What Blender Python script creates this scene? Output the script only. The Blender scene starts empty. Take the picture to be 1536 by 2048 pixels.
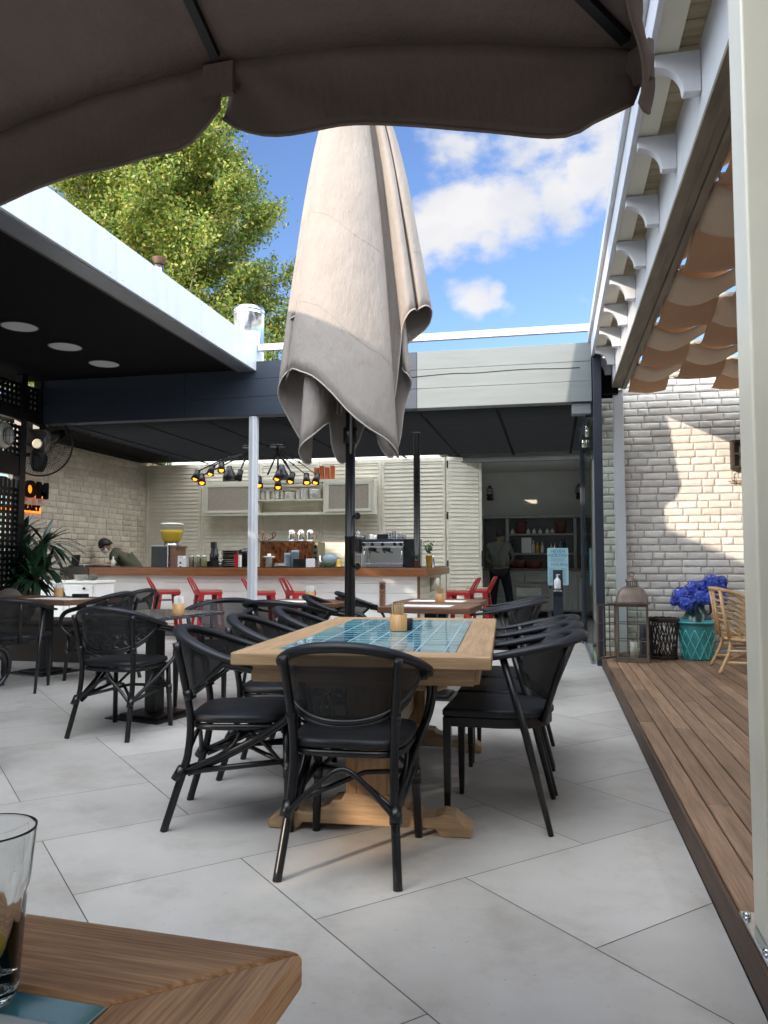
import bpy, bmesh, math, random
from mathutils import Vector, Matrix, Euler, Quaternion
rnd = random.Random(7)
S = bpy.context.scene
COL = S.collection
PI = math.pi
R = math.radians

# ------------------------------------------------------------------ camera geometry of the photograph
FPX, EYE = 1550.0, Vector((0, 0, 1.12))
TH, PS = R(3.62), R(12.25)
_fw = Vector((-math.sin(PS)*math.cos(TH), math.cos(PS)*math.cos(TH), math.sin(TH)))
_rt = Vector((math.cos(PS), math.sin(PS), 0))
_up = _rt.cross(_fw)
def _ray(u, v): return _fw + _rt*((u-768)/FPX) + _up*((1024-v)/FPX)
def at(u, v, Y):
    d = _ray(u, v); return EYE + d*(Y/d.y)
def atz(u, v, z):
    d = _ray(u, v); return EYE + d*((z-EYE.z)/d.z)

# ------------------------------------------------------------------ materials
def _nt(name):
    m = bpy.data.materials.new(name); m.use_nodes = True
    nt = m.node_tree
    return m, nt, nt.nodes['Principled BSDF'], nt.nodes['Material Output']
def _noise(nt, scale, detail=4, stretch=(1, 1, 1), rough=.55, coord='Object'):
    tc = nt.nodes.new('ShaderNodeTexCoord'); mp = nt.nodes.new('ShaderNodeMapping')
    mp.inputs['Scale'].default_value = stretch
    n = nt.nodes.new('ShaderNodeTexNoise'); n.inputs['Scale'].default_value = scale
    n.inputs['Detail'].default_value = detail; n.inputs['Roughness'].default_value = rough
    nt.links.new(tc.outputs[coord], mp.inputs['Vector']); nt.links.new(mp.outputs['Vector'], n.inputs['Vector'])
    return n
def _ramp(nt, fac, stops):
    r = nt.nodes.new('ShaderNodeValToRGB'); e = r.color_ramp.elements
    while len(e) < len(stops): e.new(.5)
    for el, (p, c) in zip(e, stops): el.position = p; el.color = (*c, 1)
    nt.links.new(fac, r.inputs['Fac']); return r
def _mul(c, k): return tuple(min(1, max(0, x*k)) for x in c)
def _bump(nt, b, h, strength, dist=.01):
    bp = nt.nodes.new('ShaderNodeBump'); bp.inputs['Strength'].default_value = strength; bp.inputs['Distance'].default_value = dist
    nt.links.new(h, bp.inputs['Height']); nt.links.new(bp.outputs['Normal'], b.inputs['Normal']); return bp
def pbr(name, c, rough=.5, metal=0., var=.12, scale=6, bump=0., bscale=80, stretch=(1, 1, 1), coat=0., dist=.004, spec=None, rvar=.08):
    m, nt, b, o = _nt(name)
    n = _noise(nt, scale, 5, stretch)
    r = _ramp(nt, n.outputs['Fac'], [(.3, _mul(c, 1-var)), (.7, _mul(c, 1+var))])
    nt.links.new(r.outputs['Color'], b.inputs['Base Color'])
    b.inputs['Metallic'].default_value = metal
    mr = nt.nodes.new('ShaderNodeMapRange'); mr.inputs[3].default_value = max(.02, rough-rvar); mr.inputs[4].default_value = min(1, rough+rvar)
    nt.links.new(n.outputs['Fac'], mr.inputs[0]); nt.links.new(mr.outputs[0], b.inputs['Roughness'])
    if spec is not None: b.inputs['Specular IOR Level'].default_value = spec
    if coat: b.inputs['Coat Weight'].default_value = coat
    if bump:
        n2 = _noise(nt, bscale, 6, stretch); _bump(nt, b, n2.outputs['Fac'], bump, dist)
    return m
def wood(name, dark, light, axis=1, scale=5, rough=.5, bump=.25, contrast=1., coat=0.):
    m, nt, b, o = _nt(name)
    st = [9, 9, 9]; st[axis] = .55
    n1 = _noise(nt, scale, 6, tuple(st), .6)
    st2 = [45, 45, 45]; st2[axis] = 1.2
    n2 = _noise(nt, scale*1.3, 3, tuple(st2), .6)
    n3 = _noise(nt, 1.6, 3)
    a = nt.nodes.new('ShaderNodeMath'); a.operation = 'MULTIPLY_ADD'; a.inputs[1].default_value = .45
    nt.links.new(n2.outputs['Fac'], a.inputs[0])
    a2 = nt.nodes.new('ShaderNodeMath'); a2.operation = 'MULTIPLY'; a2.inputs[1].default_value = .55
    nt.links.new(n1.outputs['Fac'], a2.inputs[0]); nt.links.new(a2.outputs[0], a.inputs[2])
    mid = tuple((x+y)/2 for x, y in zip(dark, light))
    r = _ramp(nt, a.outputs[0], [(.5-.16/contrast, dark), (.5, mid), (.5+.14/contrast, light)])
    mx = nt.nodes.new('ShaderNodeMix'); mx.data_type = 'RGBA'; mx.blend_type = 'MULTIPLY'; mx.inputs['Factor'].default_value = .35
    nt.links.new(r.outputs['Color'], mx.inputs[6]); 
    r3 = _ramp(nt, n3.outputs['Fac'], [(.35, (.62, .6, .58)), (.65, (1, 1, 1))]); nt.links.new(r3.outputs['Color'], mx.inputs[7])
    nt.links.new(mx.outputs[2], b.inputs['Base Color'])
    b.inputs['Roughness'].default_value = rough
    if coat: b.inputs['Coat Weight'].default_value = coat; b.inputs['Coat Roughness'].default_value = .25
    _bump(nt, b, a.outputs[0], bump, .002)
    return m
def cloth(name, c, trans=.0, var=.1, bump=.15, weave=500, wrinkle=0.):
    m, nt, b, o = _nt(name)
    n = _noise(nt, 3, 6, rough=.65); n2 = _noise(nt, weave, 2)
    r = _ramp(nt, n.outputs['Fac'], [(.3, _mul(c, 1-var)), (.7, _mul(c, 1+var))])
    nt.links.new(r.outputs['Color'], b.inputs['Base Color'])
    b.inputs['Roughness'].default_value = .9; b.inputs['Specular IOR Level'].default_value = .2
    bp = _bump(nt, b, n2.outputs['Fac'], bump, .002)
    if wrinkle:
        n3 = _noise(nt, 7, 4, (2.2, 2.2, .9), .6)
        bp2 = nt.nodes.new('ShaderNodeBump'); bp2.inputs['Strength'].default_value = wrinkle; bp2.inputs['Distance'].default_value = .03
        nt.links.new(n3.outputs['Fac'], bp2.inputs['Height']); nt.links.new(bp2.outputs['Normal'], bp.inputs['Normal'])
    if trans:
        t = nt.nodes.new('ShaderNodeBsdfTranslucent'); nt.links.new(r.outputs['Color'], t.inputs['Color'])
        mx = nt.nodes.new('ShaderNodeMixShader'); mx.inputs[0].default_value = trans
        nt.links.new(b.outputs[0], mx.inputs[1]); nt.links.new(t.outputs[0], mx.inputs[2]); nt.links.new(mx.outputs[0], o.inputs['Surface'])
    return m
def sling(name, c, open_=.2):
    m, nt, b, o = _nt(name)
    n = _noise(nt, 5, 3); r = _ramp(nt, n.outputs['Fac'], [(.3, _mul(c, .8)), (.7, _mul(c, 1.3))])
    nt.links.new(r.outputs['Color'], b.inputs['Base Color']); b.inputs['Roughness'].default_value = .6
    t = nt.nodes.new('ShaderNodeBsdfTransparent'); mx = nt.nodes.new('ShaderNodeMixShader'); mx.inputs[0].default_value = open_
    n2 = _noise(nt, 900, 1); _bump(nt, b, n2.outputs['Fac'], .3, .001)
    nt.links.new(b.outputs[0], mx.inputs[1]); nt.links.new(t.outputs[0], mx.inputs[2]); nt.links.new(mx.outputs[0], o.inputs['Surface'])
    return m
def glass(name, tint=(1, 1, 1), pane=True, rough=.0, refl=1.):
    m, nt, b, o = _nt(name)
    if pane:
        t = nt.nodes.new('ShaderNodeBsdfTransparent'); t.inputs['Color'].default_value = (*tint, 1)
        g = nt.nodes.new('ShaderNodeBsdfGlossy'); g.inputs['Roughness'].default_value = rough+.01
        lw = nt.nodes.new('ShaderNodeLayerWeight'); lw.inputs['Blend'].default_value = .5
        pw = nt.nodes.new('ShaderNodeMath'); pw.operation = 'POWER'; pw.inputs[1].default_value = 4.0; nt.links.new(lw.outputs['Facing'], pw.inputs[0])
        mm = nt.nodes.new('ShaderNodeMath'); mm.operation = 'MULTIPLY_ADD'; mm.inputs[1].default_value = .5; mm.inputs[2].default_value = .03; nt.links.new(pw.outputs[0], mm.inputs[0])
        mx = nt.nodes.new('ShaderNodeMixShader'); nt.links.new(mm.outputs[0], mx.inputs[0])
        nt.links.new(t.outputs[0], mx.inputs[1]); nt.links.new(g.outputs[0], mx.inputs[2]); nt.links.new(mx.outputs[0], o.inputs['Surface'])
    else:
        b.inputs['Base Color'].default_value = (*tint, 1); b.inputs['Transmission Weight'].default_value = 1
        b.inputs['Roughness'].default_value = rough; b.inputs['IOR'].default_value = 1.45
    return m
def emit(name, c, s):
    m, nt, b, o = _nt(name)
    b.inputs['Base Color'].default_value = (*c, 1); b.inputs['Emission Color'].default_value = (*c, 1); b.inputs['Emission Strength'].default_value = s
    return m
def grid_tiles(name, c, grout, size, line, rough, var=.25, hue2=None):
    m, nt, b, o = _nt(name)
    tc = nt.nodes.new('ShaderNodeTexCoord'); sx = nt.nodes.new('ShaderNodeSeparateXYZ'); nt.links.new(tc.outputs['Object'], sx.inputs[0])
    def M(op, a, bb=None, val=None):
        n = nt.nodes.new('ShaderNodeMath'); n.operation = op; nt.links.new(a, n.inputs[0])
        if bb is not None: nt.links.new(bb, n.inputs[1])
        elif val is not None: n.inputs[1].default_value = val
        return n.outputs[0]
    ds, fl = [], []
    for k in (0, 1):
        u = M('DIVIDE', sx.outputs[k], val=size[k]); f = M('FRACT', u)
        d = M('ABSOLUTE', M('SUBTRACT', f, val=.5)); ds.append(M('MULTIPLY', M('SUBTRACT', d, val=.5), val=-size[k]*(1 if k == 0 else .5))); fl.append(M('FLOOR', u))
    dmin = M('MINIMUM', ds[0], ds[1])
    edge = nt.nodes.new('ShaderNodeMapRange'); edge.inputs[1].default_value = line*.5; edge.inputs[2].default_value = line*.5+.0015; nt.links.new(dmin, edge.inputs[0])
    cx = nt.nodes.new('ShaderNodeCombineXYZ'); nt.links.new(fl[0], cx.inputs[0]); nt.links.new(fl[1], cx.inputs[1])
    wn = nt.nodes.new('ShaderNodeTexWhiteNoise'); wn.noise_dimensions = '3D'; nt.links.new(cx.outputs[0], wn.inputs['Vector'])
    h2 = hue2 or c
    rr = _ramp(nt, wn.outputs['Value'], [(0, _mul(c, 1-var)), (.5, c), (1, _mul(h2, 1+var))])
    n = _noise(nt, 22, 4); mx0 = nt.nodes.new('ShaderNodeMix'); mx0.data_type = 'RGBA'; mx0.blend_type = 'MULTIPLY'; mx0.inputs['Factor'].default_value = .4
    rn = _ramp(nt, n.outputs['Fac'], [(.3, (.6, .7, .75)), (.7, (1, 1, 1))])
    nt.links.new(rr.outputs['Color'], mx0.inputs[6]); nt.links.new(rn.outputs['Color'], mx0.inputs[7])
    mx = nt.nodes.new('ShaderNodeMix'); mx.data_type = 'RGBA'; nt.links.new(edge.outputs[0], mx.inputs['Factor'])
    mx.inputs[6].default_value = (*grout, 1); nt.links.new(mx0.outputs[2], mx.inputs[7]); nt.links.new(mx.outputs[2], b.inputs['Base Color'])
    rg = nt.nodes.new('ShaderNodeMapRange'); rg.inputs[3].default_value = .7; rg.inputs[4].default_value = rough; nt.links.new(edge.outputs[0], rg.inputs[0]); nt.links.new(rg.outputs[0], b.inputs['Roughness'])
    sm = nt.nodes.new('ShaderNodeMath'); sm.operation = 'MULTIPLY_ADD'; sm.inputs[1].default_value = .35; nt.links.new(wn.outputs['Value'], sm.inputs[0]); 
    n5 = _noise(nt, 6, 2); nt.links.new(edge.outputs[0], sm.inputs[2])
    _bump(nt, b, n5.outputs['Fac'], .12, .01)
    return m

M = {}
def setup_materials():
    M['black_metal'] = pbr('black_metal', (.0045, .0045, .005), .36, 0, .2)
    M['black_cane'] = pbr('black_cane', (.005, .005, .006), .33, 0, .3, 20, .1, 60)
    M['navy_pad'] = pbr('navy_pad', (.0042, .0048, .007), .5, 0, .2, 12, .15, 300)
    M['rim_pad'] = pbr('rim_pad', (.0055, .0068, .011), .52, 0, .2, 12, .2, 500)
    M['sling'] = sling('black_sling', (.004, .004, .0045), .17)
    M['oak'] = wood('oak_frame', (.28, .16, .075), (.52, .35, .2), 1, 5, .45, .2)
    M['oak_x'] = wood('oak_frame_across', (.28, .16, .075), (.52, .35, .2), 0, 5, .45, .2)
    M['oak_z'] = wood('oak_upright', (.30, .15, .06), (.5, .29, .14), 2, 5, .5, .2)
    M['ash_x'] = wood('ash_across', (.36, .15, .05), (.92, .56, .28), 0, 4.5, .42, .35, 1.2)
    M['ash_y'] = wood('ash_along', (.36, .15, .05), (.92, .56, .28), 1, 4.5, .42, .35, 1.2)
    M['walnut'] = wood('walnut', (.10, .045, .025), (.26, .13, .075), 0, 5, .4, .2)
    M['teak_bar'] = wood('bar_edge', (.16, .055, .018), (.34, .13, .045), 0, 3, .35, .1)
    M['deck'] = wood('deck_board', (.115, .068, .042), (.32, .20, .122), 1, 3, .55, .35)
    M['bamboo'] = wood('bamboo_cup', (.40, .20, .07), (.62, .36, .15), 2, 12, .5, .1)
    M['rattan'] = wood('rattan', (.38, .22, .09), (.68, .46, .25), 2, 8, .5, .1)
    M['white_paint'] = pbr('white_paint', (.66, .68, .72), .38, 0, .07, 3, .02, 60, (2.5, 2.5, .35))
    M['cream_paint'] = pbr('cream_paint', (.70, .67, .55), .35, 0, .05, 3)
    M['shutter_paint'] = pbr('shutter_paint', (.82, .77, .63), .5, 0, .07, 5, .08, 60)
    M['bar_white'] = pbr('bar_white', (.86, .84, .80), .45, 0, .04, 4)
    M['grey_alu'] = pbr('grey_aluminium', (.30, .32, .36), .35, .6, .08)
    M['gutter'] = pbr('weathered_timber', (.20, .17, .125), .6, 0, .35, 5, .2, 30, (4, .5, 4))
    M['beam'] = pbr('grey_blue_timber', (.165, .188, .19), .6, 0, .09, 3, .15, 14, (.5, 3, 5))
    M['shade_navy_timber'] = pbr('shade_navy_beam', (.036, .048, .070), .55, 0, .12, 3, .15, 14, (.5, 3, 5))  # same beam under the left roof: its shade is put into the colour
    M['navy_steel'] = pbr('navy_steel', (.018, .024, .04), .4, 0, .15)
    M['dark_ceiling'] = pbr('dark_ceiling', (.0045, .0045, .005), .85, 0, .3, 3, spec=.15)
    M['mortar'] = pbr('mortar', (.42, .385, .34), .9, 0, .2, 10, .3, 60)
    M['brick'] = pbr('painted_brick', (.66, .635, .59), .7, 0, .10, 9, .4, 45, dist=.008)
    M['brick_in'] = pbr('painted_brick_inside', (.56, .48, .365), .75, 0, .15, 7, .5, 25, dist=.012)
    M['plaster'] = pbr('plaster', (.62, .62, .58), .9, 0, .06, 2, .1, 30)
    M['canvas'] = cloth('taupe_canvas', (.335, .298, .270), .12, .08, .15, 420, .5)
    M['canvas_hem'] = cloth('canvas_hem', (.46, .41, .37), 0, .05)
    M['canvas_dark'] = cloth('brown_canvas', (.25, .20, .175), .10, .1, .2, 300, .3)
    M['shade'] = cloth('woven_shade', (.56, .375, .245), .25, .08, .1)
    M['shade_white'] = cloth('white_shade', (.70, .59, .46), .25, .06, .1)
    M['red'] = pbr('red_metal', (.42, .018, .022), .35, 0, .12, 8)
    M['seat_wood'] = wood('stool_seat', (.22, .15, .09), (.42, .31, .2), 0, 6, .5, .1)
    M['steel'] = pbr('brushed_steel', (.62, .62, .62), .25, 1, .1, 8, .05, 200, (1, 1, 12))
    M['chrome'] = pbr('chrome', (.78, .76, .72), .08, 1, .03)
    M['galv'] = pbr('galvanised', (.66, .68, .70), .22, 1, .08, 3)
    M['copper'] = pbr('copper', (.48, .20, .09), .28, 1, .45, 26, .6, 60, (1, 1, .5))
    M['ceramic'] = pbr('ceramic', (.68, .66, .60), .25, 0, .04)
    M['bluecup'] = pbr('blue_ceramic', (.22, .29, .34), .4, 0, .08)
    M['greendish'] = pbr('green_ceramic', (.22, .34, .25), .3, 0, .08)
    M['darkglass'] = pbr('dark_glass', (.02, .02, .022), .12, 0, .1)
    M['clear'] = glass('clear_glass', (.96, .98, .98), False)
    M['pane'] = glass('window_pane', (.80, .86, .80), True)
    M['pane_clear'] = glass('lantern_pane', (.92, .95, .93), True)
    M['juice'] = pbr('yellow_juice', (.62, .40, .02), .4, 0, .06)
    M['paper'] = pbr('paper', (.78, .78, .76), .85, 0, .04, 30)
    M['wood_sticks'] = wood('stick_wood', (.42, .28, .14), (.66, .48, .28), 2, 20, .6, .1)
    M['blackcup'] = pbr('black_plastic', (.013, .013, .015), .3, 0, .1)
    M['teal'] = pbr('teal_glaze', (.045, .27, .29), .16, 0, .3, 7, .15, 14, coat=.5)
    M['tealdark'] = pbr('dark_green_glaze', (.02, .065, .06), .2, 0, .4, 5)
    M['hydrangea'] = pbr('blue_petals', (.06, .105, .52), .6, 0, .6, 45)
    M['leaf_dark'] = pbr('dark_leaf', (.016, .05, .022), .4, 0, .5, 5, .1, 60)
    M['leaf_pot'] = pbr('pot_leaf', (.05, .11, .03), .5, 0, .4, 30)
    M['yellow'] = pbr('yellow_pot', (.62, .38, .03), .45, 0, .06)
    M['terracotta'] = pbr('terracotta', (.34, .14, .06), .7, 0, .12)
    M['dark_terracotta'] = pbr('dark_terracotta', (.13, .045, .035), .7, 0, .15)
    M['lantern'] = pbr('antique_copper', (.155, .118, .096), .5, .5, .35, 9, .2, 40, (1, 1, .4))
    M['basket'] = pbr('dark_wicker', (.022, .014, .011), .6, 0, .4, 20)
    M['grey_wash'] = wood('grey_washed_wood', (.22, .23, .21), (.42, .43, .39), 0, 4, .65, .15)
    M['grey_wash_z'] = wood('grey_washed_upright', (.22, .23, .21), (.42, .43, .39), 2, 4, .65, .15)
    M['concrete'] = pbr('dark_concrete', (.10, .10, .10), .5, 0, .2, 2)
    M['skin'] = pbr('skin', (.42, .24, .16), .55, 0, .06)
    M['hair'] = pbr('hair', (.012, .009, .008), .5, 0, .3, 60)
    M['olive'] = cloth('olive_shirt', (.085, .085, .055))
    M['shirt_grey'] = cloth('grey_green_shirt', (.11, .118, .10))
    M['trousers'] = cloth('dark_trousers', (.012, .013, .018))
    M['mask'] = cloth('white_mask', (.7, .7, .7))
    M['white_shoe'] = pbr('white_shoe', (.65, .64, .6), .6)
    M['bark'] = pbr('bark', (.22, .18, .13), .9, 0, .3, 12, .6, 30, (1, 1, .3))
    M['poster'] = pbr('poster_sheet', (.36, .56, .66), .5, 0, .04)
    M['poster_ink'] = pbr('poster_ink', (.02, .20, .30), .6, 0, .05)
    M['ink'] = pbr('sign_ink', (.03, .012, .010), .6, 0, .1)
    M['signboard'] = wood('sign_board', (.24, .11, .055), (.40, .20, .12), 2, 5, .5, .1)
    M['glow'] = emit('orange_glow', (1, .22, .015), .8)
    M['bulb'] = emit('warm_bulb', (1, .17, .006), 4.0)
    M['bulb_core'] = emit('warm_bulb_core', (1, .55, .12), 40.0)
    M['lamp_disc'] = pbr('unlit_diffuser', (.62, .62, .62), .5, 0, .04)
    M['marble'] = None
    M['bench'] = pbr('bench_brown', (.05, .038, .03), .6, 0, .2)
    M['lemon'] = pbr('lemon', (.72, .52, .03), .4, 0, .1)
    M['tumbler'] = glass('tumbler_glass', (.955, .965, .965), True)
    M['water'] = glass('water', (.97, .98, .96), False); M['water'].node_tree.nodes['Principled BSDF'].inputs['IOR'].default_value = 1.33
    # dark marble table top
    m, nt, b, o = _nt('dark_marble'); n = _noise(nt, 3, 8, (1, 1, 1), .7); w = nt.nodes.new('ShaderNodeTexNoise'); w.inputs['Scale'].default_value = 2.2
    w.inputs['Detail'].default_value = 8; w.inputs['Distortion'].default_value = 2.5
    r = _ramp(nt, w.outputs['Fac'], [(.46, (.035, .036, .04)), (.5, (.32, .32, .33)), (.53, (.04, .041, .045))]); nt.links.new(r.outputs['Color'], b.inputs['Base Color']); b.inputs['Roughness'].default_value = .14
    M['marble'] = m
    M['tabletile'] = grid_tiles('blue_table_tiles', (.035, .19, .29), (.30, .40, .42), (.1153, .1153), .0036, .06, .35, (.07, .26, .29))
    M['foretile'] = grid_tiles('teal_table_tiles', (.02, .16, .20), (.5, .55, .55), (.12, .12), .005, .08, .3)
    # floor porcelain: island-random tint
    m, nt, b, o = _nt('porcelain_slab'); g = nt.nodes.new('ShaderNodeNewGeometry'); n = _noise(nt, 1.1, 7, rough=.62); n2 = _noise(nt, 9, 5)
    r = _ramp(nt, n.outputs['Fac'], [(.25, (.385, .36, .33)), (.5, (.475, .452, .424)), (.75, (.55, .53, .504))])
    hv = nt.nodes.new('ShaderNodeHueSaturation'); mr = nt.nodes.new('ShaderNodeMapRange'); mr.inputs[3].default_value = .90; mr.inputs[4].default_value = 1.07
    st = _noise(nt, 2.3, 9, rough=.72); rs = _ramp(nt, st.outputs['Fac'], [(.36, (.70, .67, .63)), (.50, (1, 1, 1))])
    sp = _noise(nt, 55, 2); rp = _ramp(nt, sp.outputs['Fac'], [(.265, (.55, .52, .48)), (.30, (1, 1, 1))])
    m1 = nt.nodes.new('ShaderNodeMix'); m1.data_type = 'RGBA'; m1.blend_type = 'MULTIPLY'; m1.inputs['Factor'].default_value = .55; nt.links.new(r.outputs['Color'], m1.inputs[6]); nt.links.new(rs.outputs['Color'], m1.inputs[7])
    m2 = nt.nodes.new('ShaderNodeMix'); m2.data_type = 'RGBA'; m2.blend_type = 'MULTIPLY'; m2.inputs['Factor'].default_value = .6; nt.links.new(m1.outputs[2], m2.inputs[6]); nt.links.new(rp.outputs['Color'], m2.inputs[7])
    nt.links.new(g.outputs['Random Per Island'], mr.inputs[0]); nt.links.new(mr.outputs[0], hv.inputs['Value']); nt.links.new(m2.outputs[2], hv.inputs['Color'])
    nt.links.new(hv.outputs['Color'], b.inputs['Base Color'])
    mr2 = nt.nodes.new('ShaderNodeMapRange'); mr2.inputs[3].default_value = .24; mr2.inputs[4].default_value = .46; nt.links.new(n2.outputs['Fac'], mr2.inputs[0]); nt.links.new(mr2.outputs[0], b.inputs['Roughness'])
    M['slab'] = m
    M['grout'] = pbr('grout', (.09, .085, .08), .9, 0, .2)
    # deck planks: island-random tint
    m = M['deck']; nt = m.node_tree; b = nt.nodes['Principled BSDF']; src = b.inputs['Base Color'].links[0].from_socket
    g = nt.nodes.new('ShaderNodeNewGeometry'); hv = nt.nodes.new('ShaderNodeHueSaturation'); mr = nt.nodes.new('ShaderNodeMapRange'); mr.inputs[3].default_value = .72; mr.inputs[4].default_value = 1.25
    nt.links.new(g.outputs['Random Per Island'], mr.inputs[0]); nt.links.new(mr.outputs[0], hv.inputs['Value']); nt.links.new(src, hv.inputs['Color']); nt.links.new(hv.outputs['Color'], b.inputs['Base Color'])
    for k in ('brick', 'brick_in'):
        m = M[k]; nt = m.node_tree; b = nt.nodes['Principled BSDF']; src = b.inputs['Base Color'].links[0].from_socket
        g = nt.nodes.new('ShaderNodeNewGeometry'); hv = nt.nodes.new('ShaderNodeHueSaturation'); mr = nt.nodes.new('ShaderNodeMapRange'); mr.inputs[3].default_value = .85; mr.inputs[4].default_value = 1.1
        nt.links.new(g.outputs['Random Per Island'], mr.inputs[0]); nt.links.new(mr.outputs[0], hv.inputs['Value']); nt.links.new(src, hv.inputs['Color']); nt.links.new(hv.outputs['Color'], b.inputs['Base Color'])
    # tree leaves
    m, nt, b, o = _nt('tree_leaf'); g = nt.nodes.new('ShaderNodeNewGeometry')
    r = _ramp(nt, g.outputs['Random Per Island'], [(0, (.07, .14, .02)), (.4, (.15, .235, .035)), (.72, (.29, .32, .05)), (1, (.48, .43, .11))])
    nt.links.new(r.outputs['Color'], b.inputs['Base Color']); b.inputs['Roughness'].default_value = .5
    t = nt.nodes.new('ShaderNodeBsdfTranslucent'); nt.links.new(r.outputs['Color'], t.inputs['Color']); mx = nt.nodes.new('ShaderNodeMixShader'); mx.inputs[0].default_value = .35
    nt.links.new(b.outputs[0], mx.inputs[1]); nt.links.new(t.outputs[0], mx.inputs[2]); nt.links.new(mx.outputs[0], o.inputs['Surface'])
    M['leaf'] = m
setup_materials()

# ------------------------------------------------------------------ mesh building
class MB:
    def __init__(s): s.bm = bmesh.new(); s.mi = 0
    def _f(s, vs, smooth=False):
        try: f = s.bm.faces.new(vs)
        except ValueError: return None
        f.material_index = s.mi; f.smooth = smooth; return f
    def box(s, c, d, rot=None, taper=None):
        hx, hy, hz = d[0]/2, d[1]/2, d[2]/2
        t = taper or (1, 1)
        co = [(-hx*t[0], -hy*t[1], -hz), (hx*t[0], -hy*t[1], -hz), (hx*t[0], hy*t[1], -hz), (-hx*t[0], hy*t[1], -hz), (-hx, -hy, hz), (hx, -hy, hz), (hx, hy, hz), (-hx, hy, hz)]
        m = (Euler(rot).to_matrix() if rot else Matrix.Identity(3))
        v = [s.bm.verts.new(m @ Vector(p) + Vector(c)) for p in co]
        for f in ((3, 2, 1, 0), (4, 5, 6, 7), (0, 1, 5, 4), (1, 2, 6, 5), (2, 3, 7, 6), (3, 0, 4, 7)): s._f([v[i] for i in f])
        return s
    def bb(s, x0, x1, y0, y1, z0, z1): return s.box(((x0+x1)/2, (y0+y1)/2, (z0+z1)/2), (abs(x1-x0), abs(y1-y0), abs(z1-z0)))
    def bar(s, a, b, w, h, up=(0, 0, 1), w2=None, h2=None):
        a, b = Vector(a), Vector(b); d = (b-a).normalized(); u = Vector(up)
        if abs(d.dot(u)) > .98: u = Vector((0, 1, 0))
        x = d.cross(u).normalized(); u = x.cross(d).normalized()
        w2 = w if w2 is None else w2; h2 = h if h2 is None else h2
        vs = []
        for p, ww, hh in ((a, w, h), (b, w2, h2)):
            for sx, sy in ((-1, -1), (1, -1), (1, 1), (-1, 1)): vs.append(s.bm.verts.new(p + x*(sx*ww/2) + u*(sy*hh/2)))
        for f in ((3, 2, 1, 0), (4, 5, 6, 7), (0, 1, 5, 4), (1, 2, 6, 5), (2, 3, 7, 6), (3, 0, 4, 7)): s._f([vs[i] for i in f])
        return s
    def tube(s, pts, r, n=10, closed=False, flat=None, up=None):
        pts = [Vector(p) for p in pts]; N = len(pts)
        rr = r if isinstance(r, (list, tuple)) else [r]*N
        tan = []
        for i in range(N):
            a = pts[(i-1) % N] if (closed or i > 0) else pts[i]; b = pts[(i+1) % N] if (closed or i < N-1) else pts[i]
            tan.append((b-a).normalized())
        u = Vector(up) if up else (Vector((0, 0, 1)) if abs(tan[0].z) < .9 else Vector((1, 0, 0)))
        rings = []
        for i in range(N):
            u = (u - tan[i]*u.dot(tan[i])).normalized() if not up else (Vector(up) - tan[i]*Vector(up).dot(tan[i])).normalized()
            w = tan[i].cross(u)
            fx, fy = flat or (1, 1)
            rings.append([s.bm.verts.new(pts[i] + (w*math.cos(2*PI*k/n)*fx + u*math.sin(2*PI*k/n)*fy)*rr[i]) for k in range(n)])
        for i in range(N if closed else N-1):
            a, b = rings[i], rings[(i+1) % N]
            for k in range(n): s._f([a[k], a[(k+1) % n], b[(k+1) % n], b[k]], True)
        if not closed:
            s._f(list(reversed(rings[0]))); s._f(rings[-1])
        return s
    def lathe(s, prof, c=(0, 0, 0), n=24, cap=True, smooth=True, sq=None):
        c = Vector(c); rings = []
        for r, z in prof:
            if sq: rings.append([s.bm.verts.new(c + Vector((max(r, 1e-4)*sx, max(r, 1e-4)*sy, z))) for sx, sy in sq])
            else: rings.append([s.bm.verts.new(c + Vector((max(r, 1e-4)*math.cos(2*PI*k/n), max(r, 1e-4)*math.sin(2*PI*k/n), z))) for k in range(n)])
        m = len(rings[0])
        for a, b in zip(rings, rings[1:]):
            for k in range(m): s._f([a[k], a[(k+1) % m], b[(k+1) % m], b[k]], smooth)
        if cap: s._f(list(reversed(rings[0]))); s._f(rings[-1])
        return s
    def prism(s, poly, a, b, plane='xz'):
        def P(p, t): return {'xz': Vector((p[0], t, p[1])), 'yz': Vector((t, p[0], p[1])), 'xy': Vector((p[0], p[1], t))}[plane]
        A = [s.bm.verts.new(P(p, a)) for p in poly]; B = [s.bm.verts.new(P(p, b)) for p in poly]
        n = len(poly); s._f(A); s._f(list(reversed(B)))
        for i in range(n): s._f([A[i], B[i], B[(i+1) % n], A[(i+1) % n]])
        return s
    def grid(s, rows, closed=False, smooth=True):
        V = [[s.bm.verts.new(Vector(p)) for p in r] for r in rows]
        for a, b in zip(V, V[1:]):
            m = len(a)
            for k in range(m if closed else m-1): s._f([a[k], a[(k+1) % m], b[(k+1) % m], b[k]], smooth)
        return s
    def ball(s, c, r, n=12, m=8, sc=(1, 1, 1)):
        prof = [(Vector((0, 0, 0)), 0)]
        rings = []
        for i in range(m+1):
            t = PI*i/m
            rings.append([s.bm.verts.new(Vector(c)+Vector((r*sc[0]*max(math.sin(t), 1e-3)*math.cos(2*PI*k/n), r*sc[1]*max(math.sin(t), 1e-3)*math.sin(2*PI*k/n), -r*sc[2]*math.cos(t)))) for k in range(n)])
        for a, b in zip(rings, rings[1:]):
            for k in range(n): s._f([a[k], a[(k+1) % n], b[(k+1) % n], b[k]], True)
        return s
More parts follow.
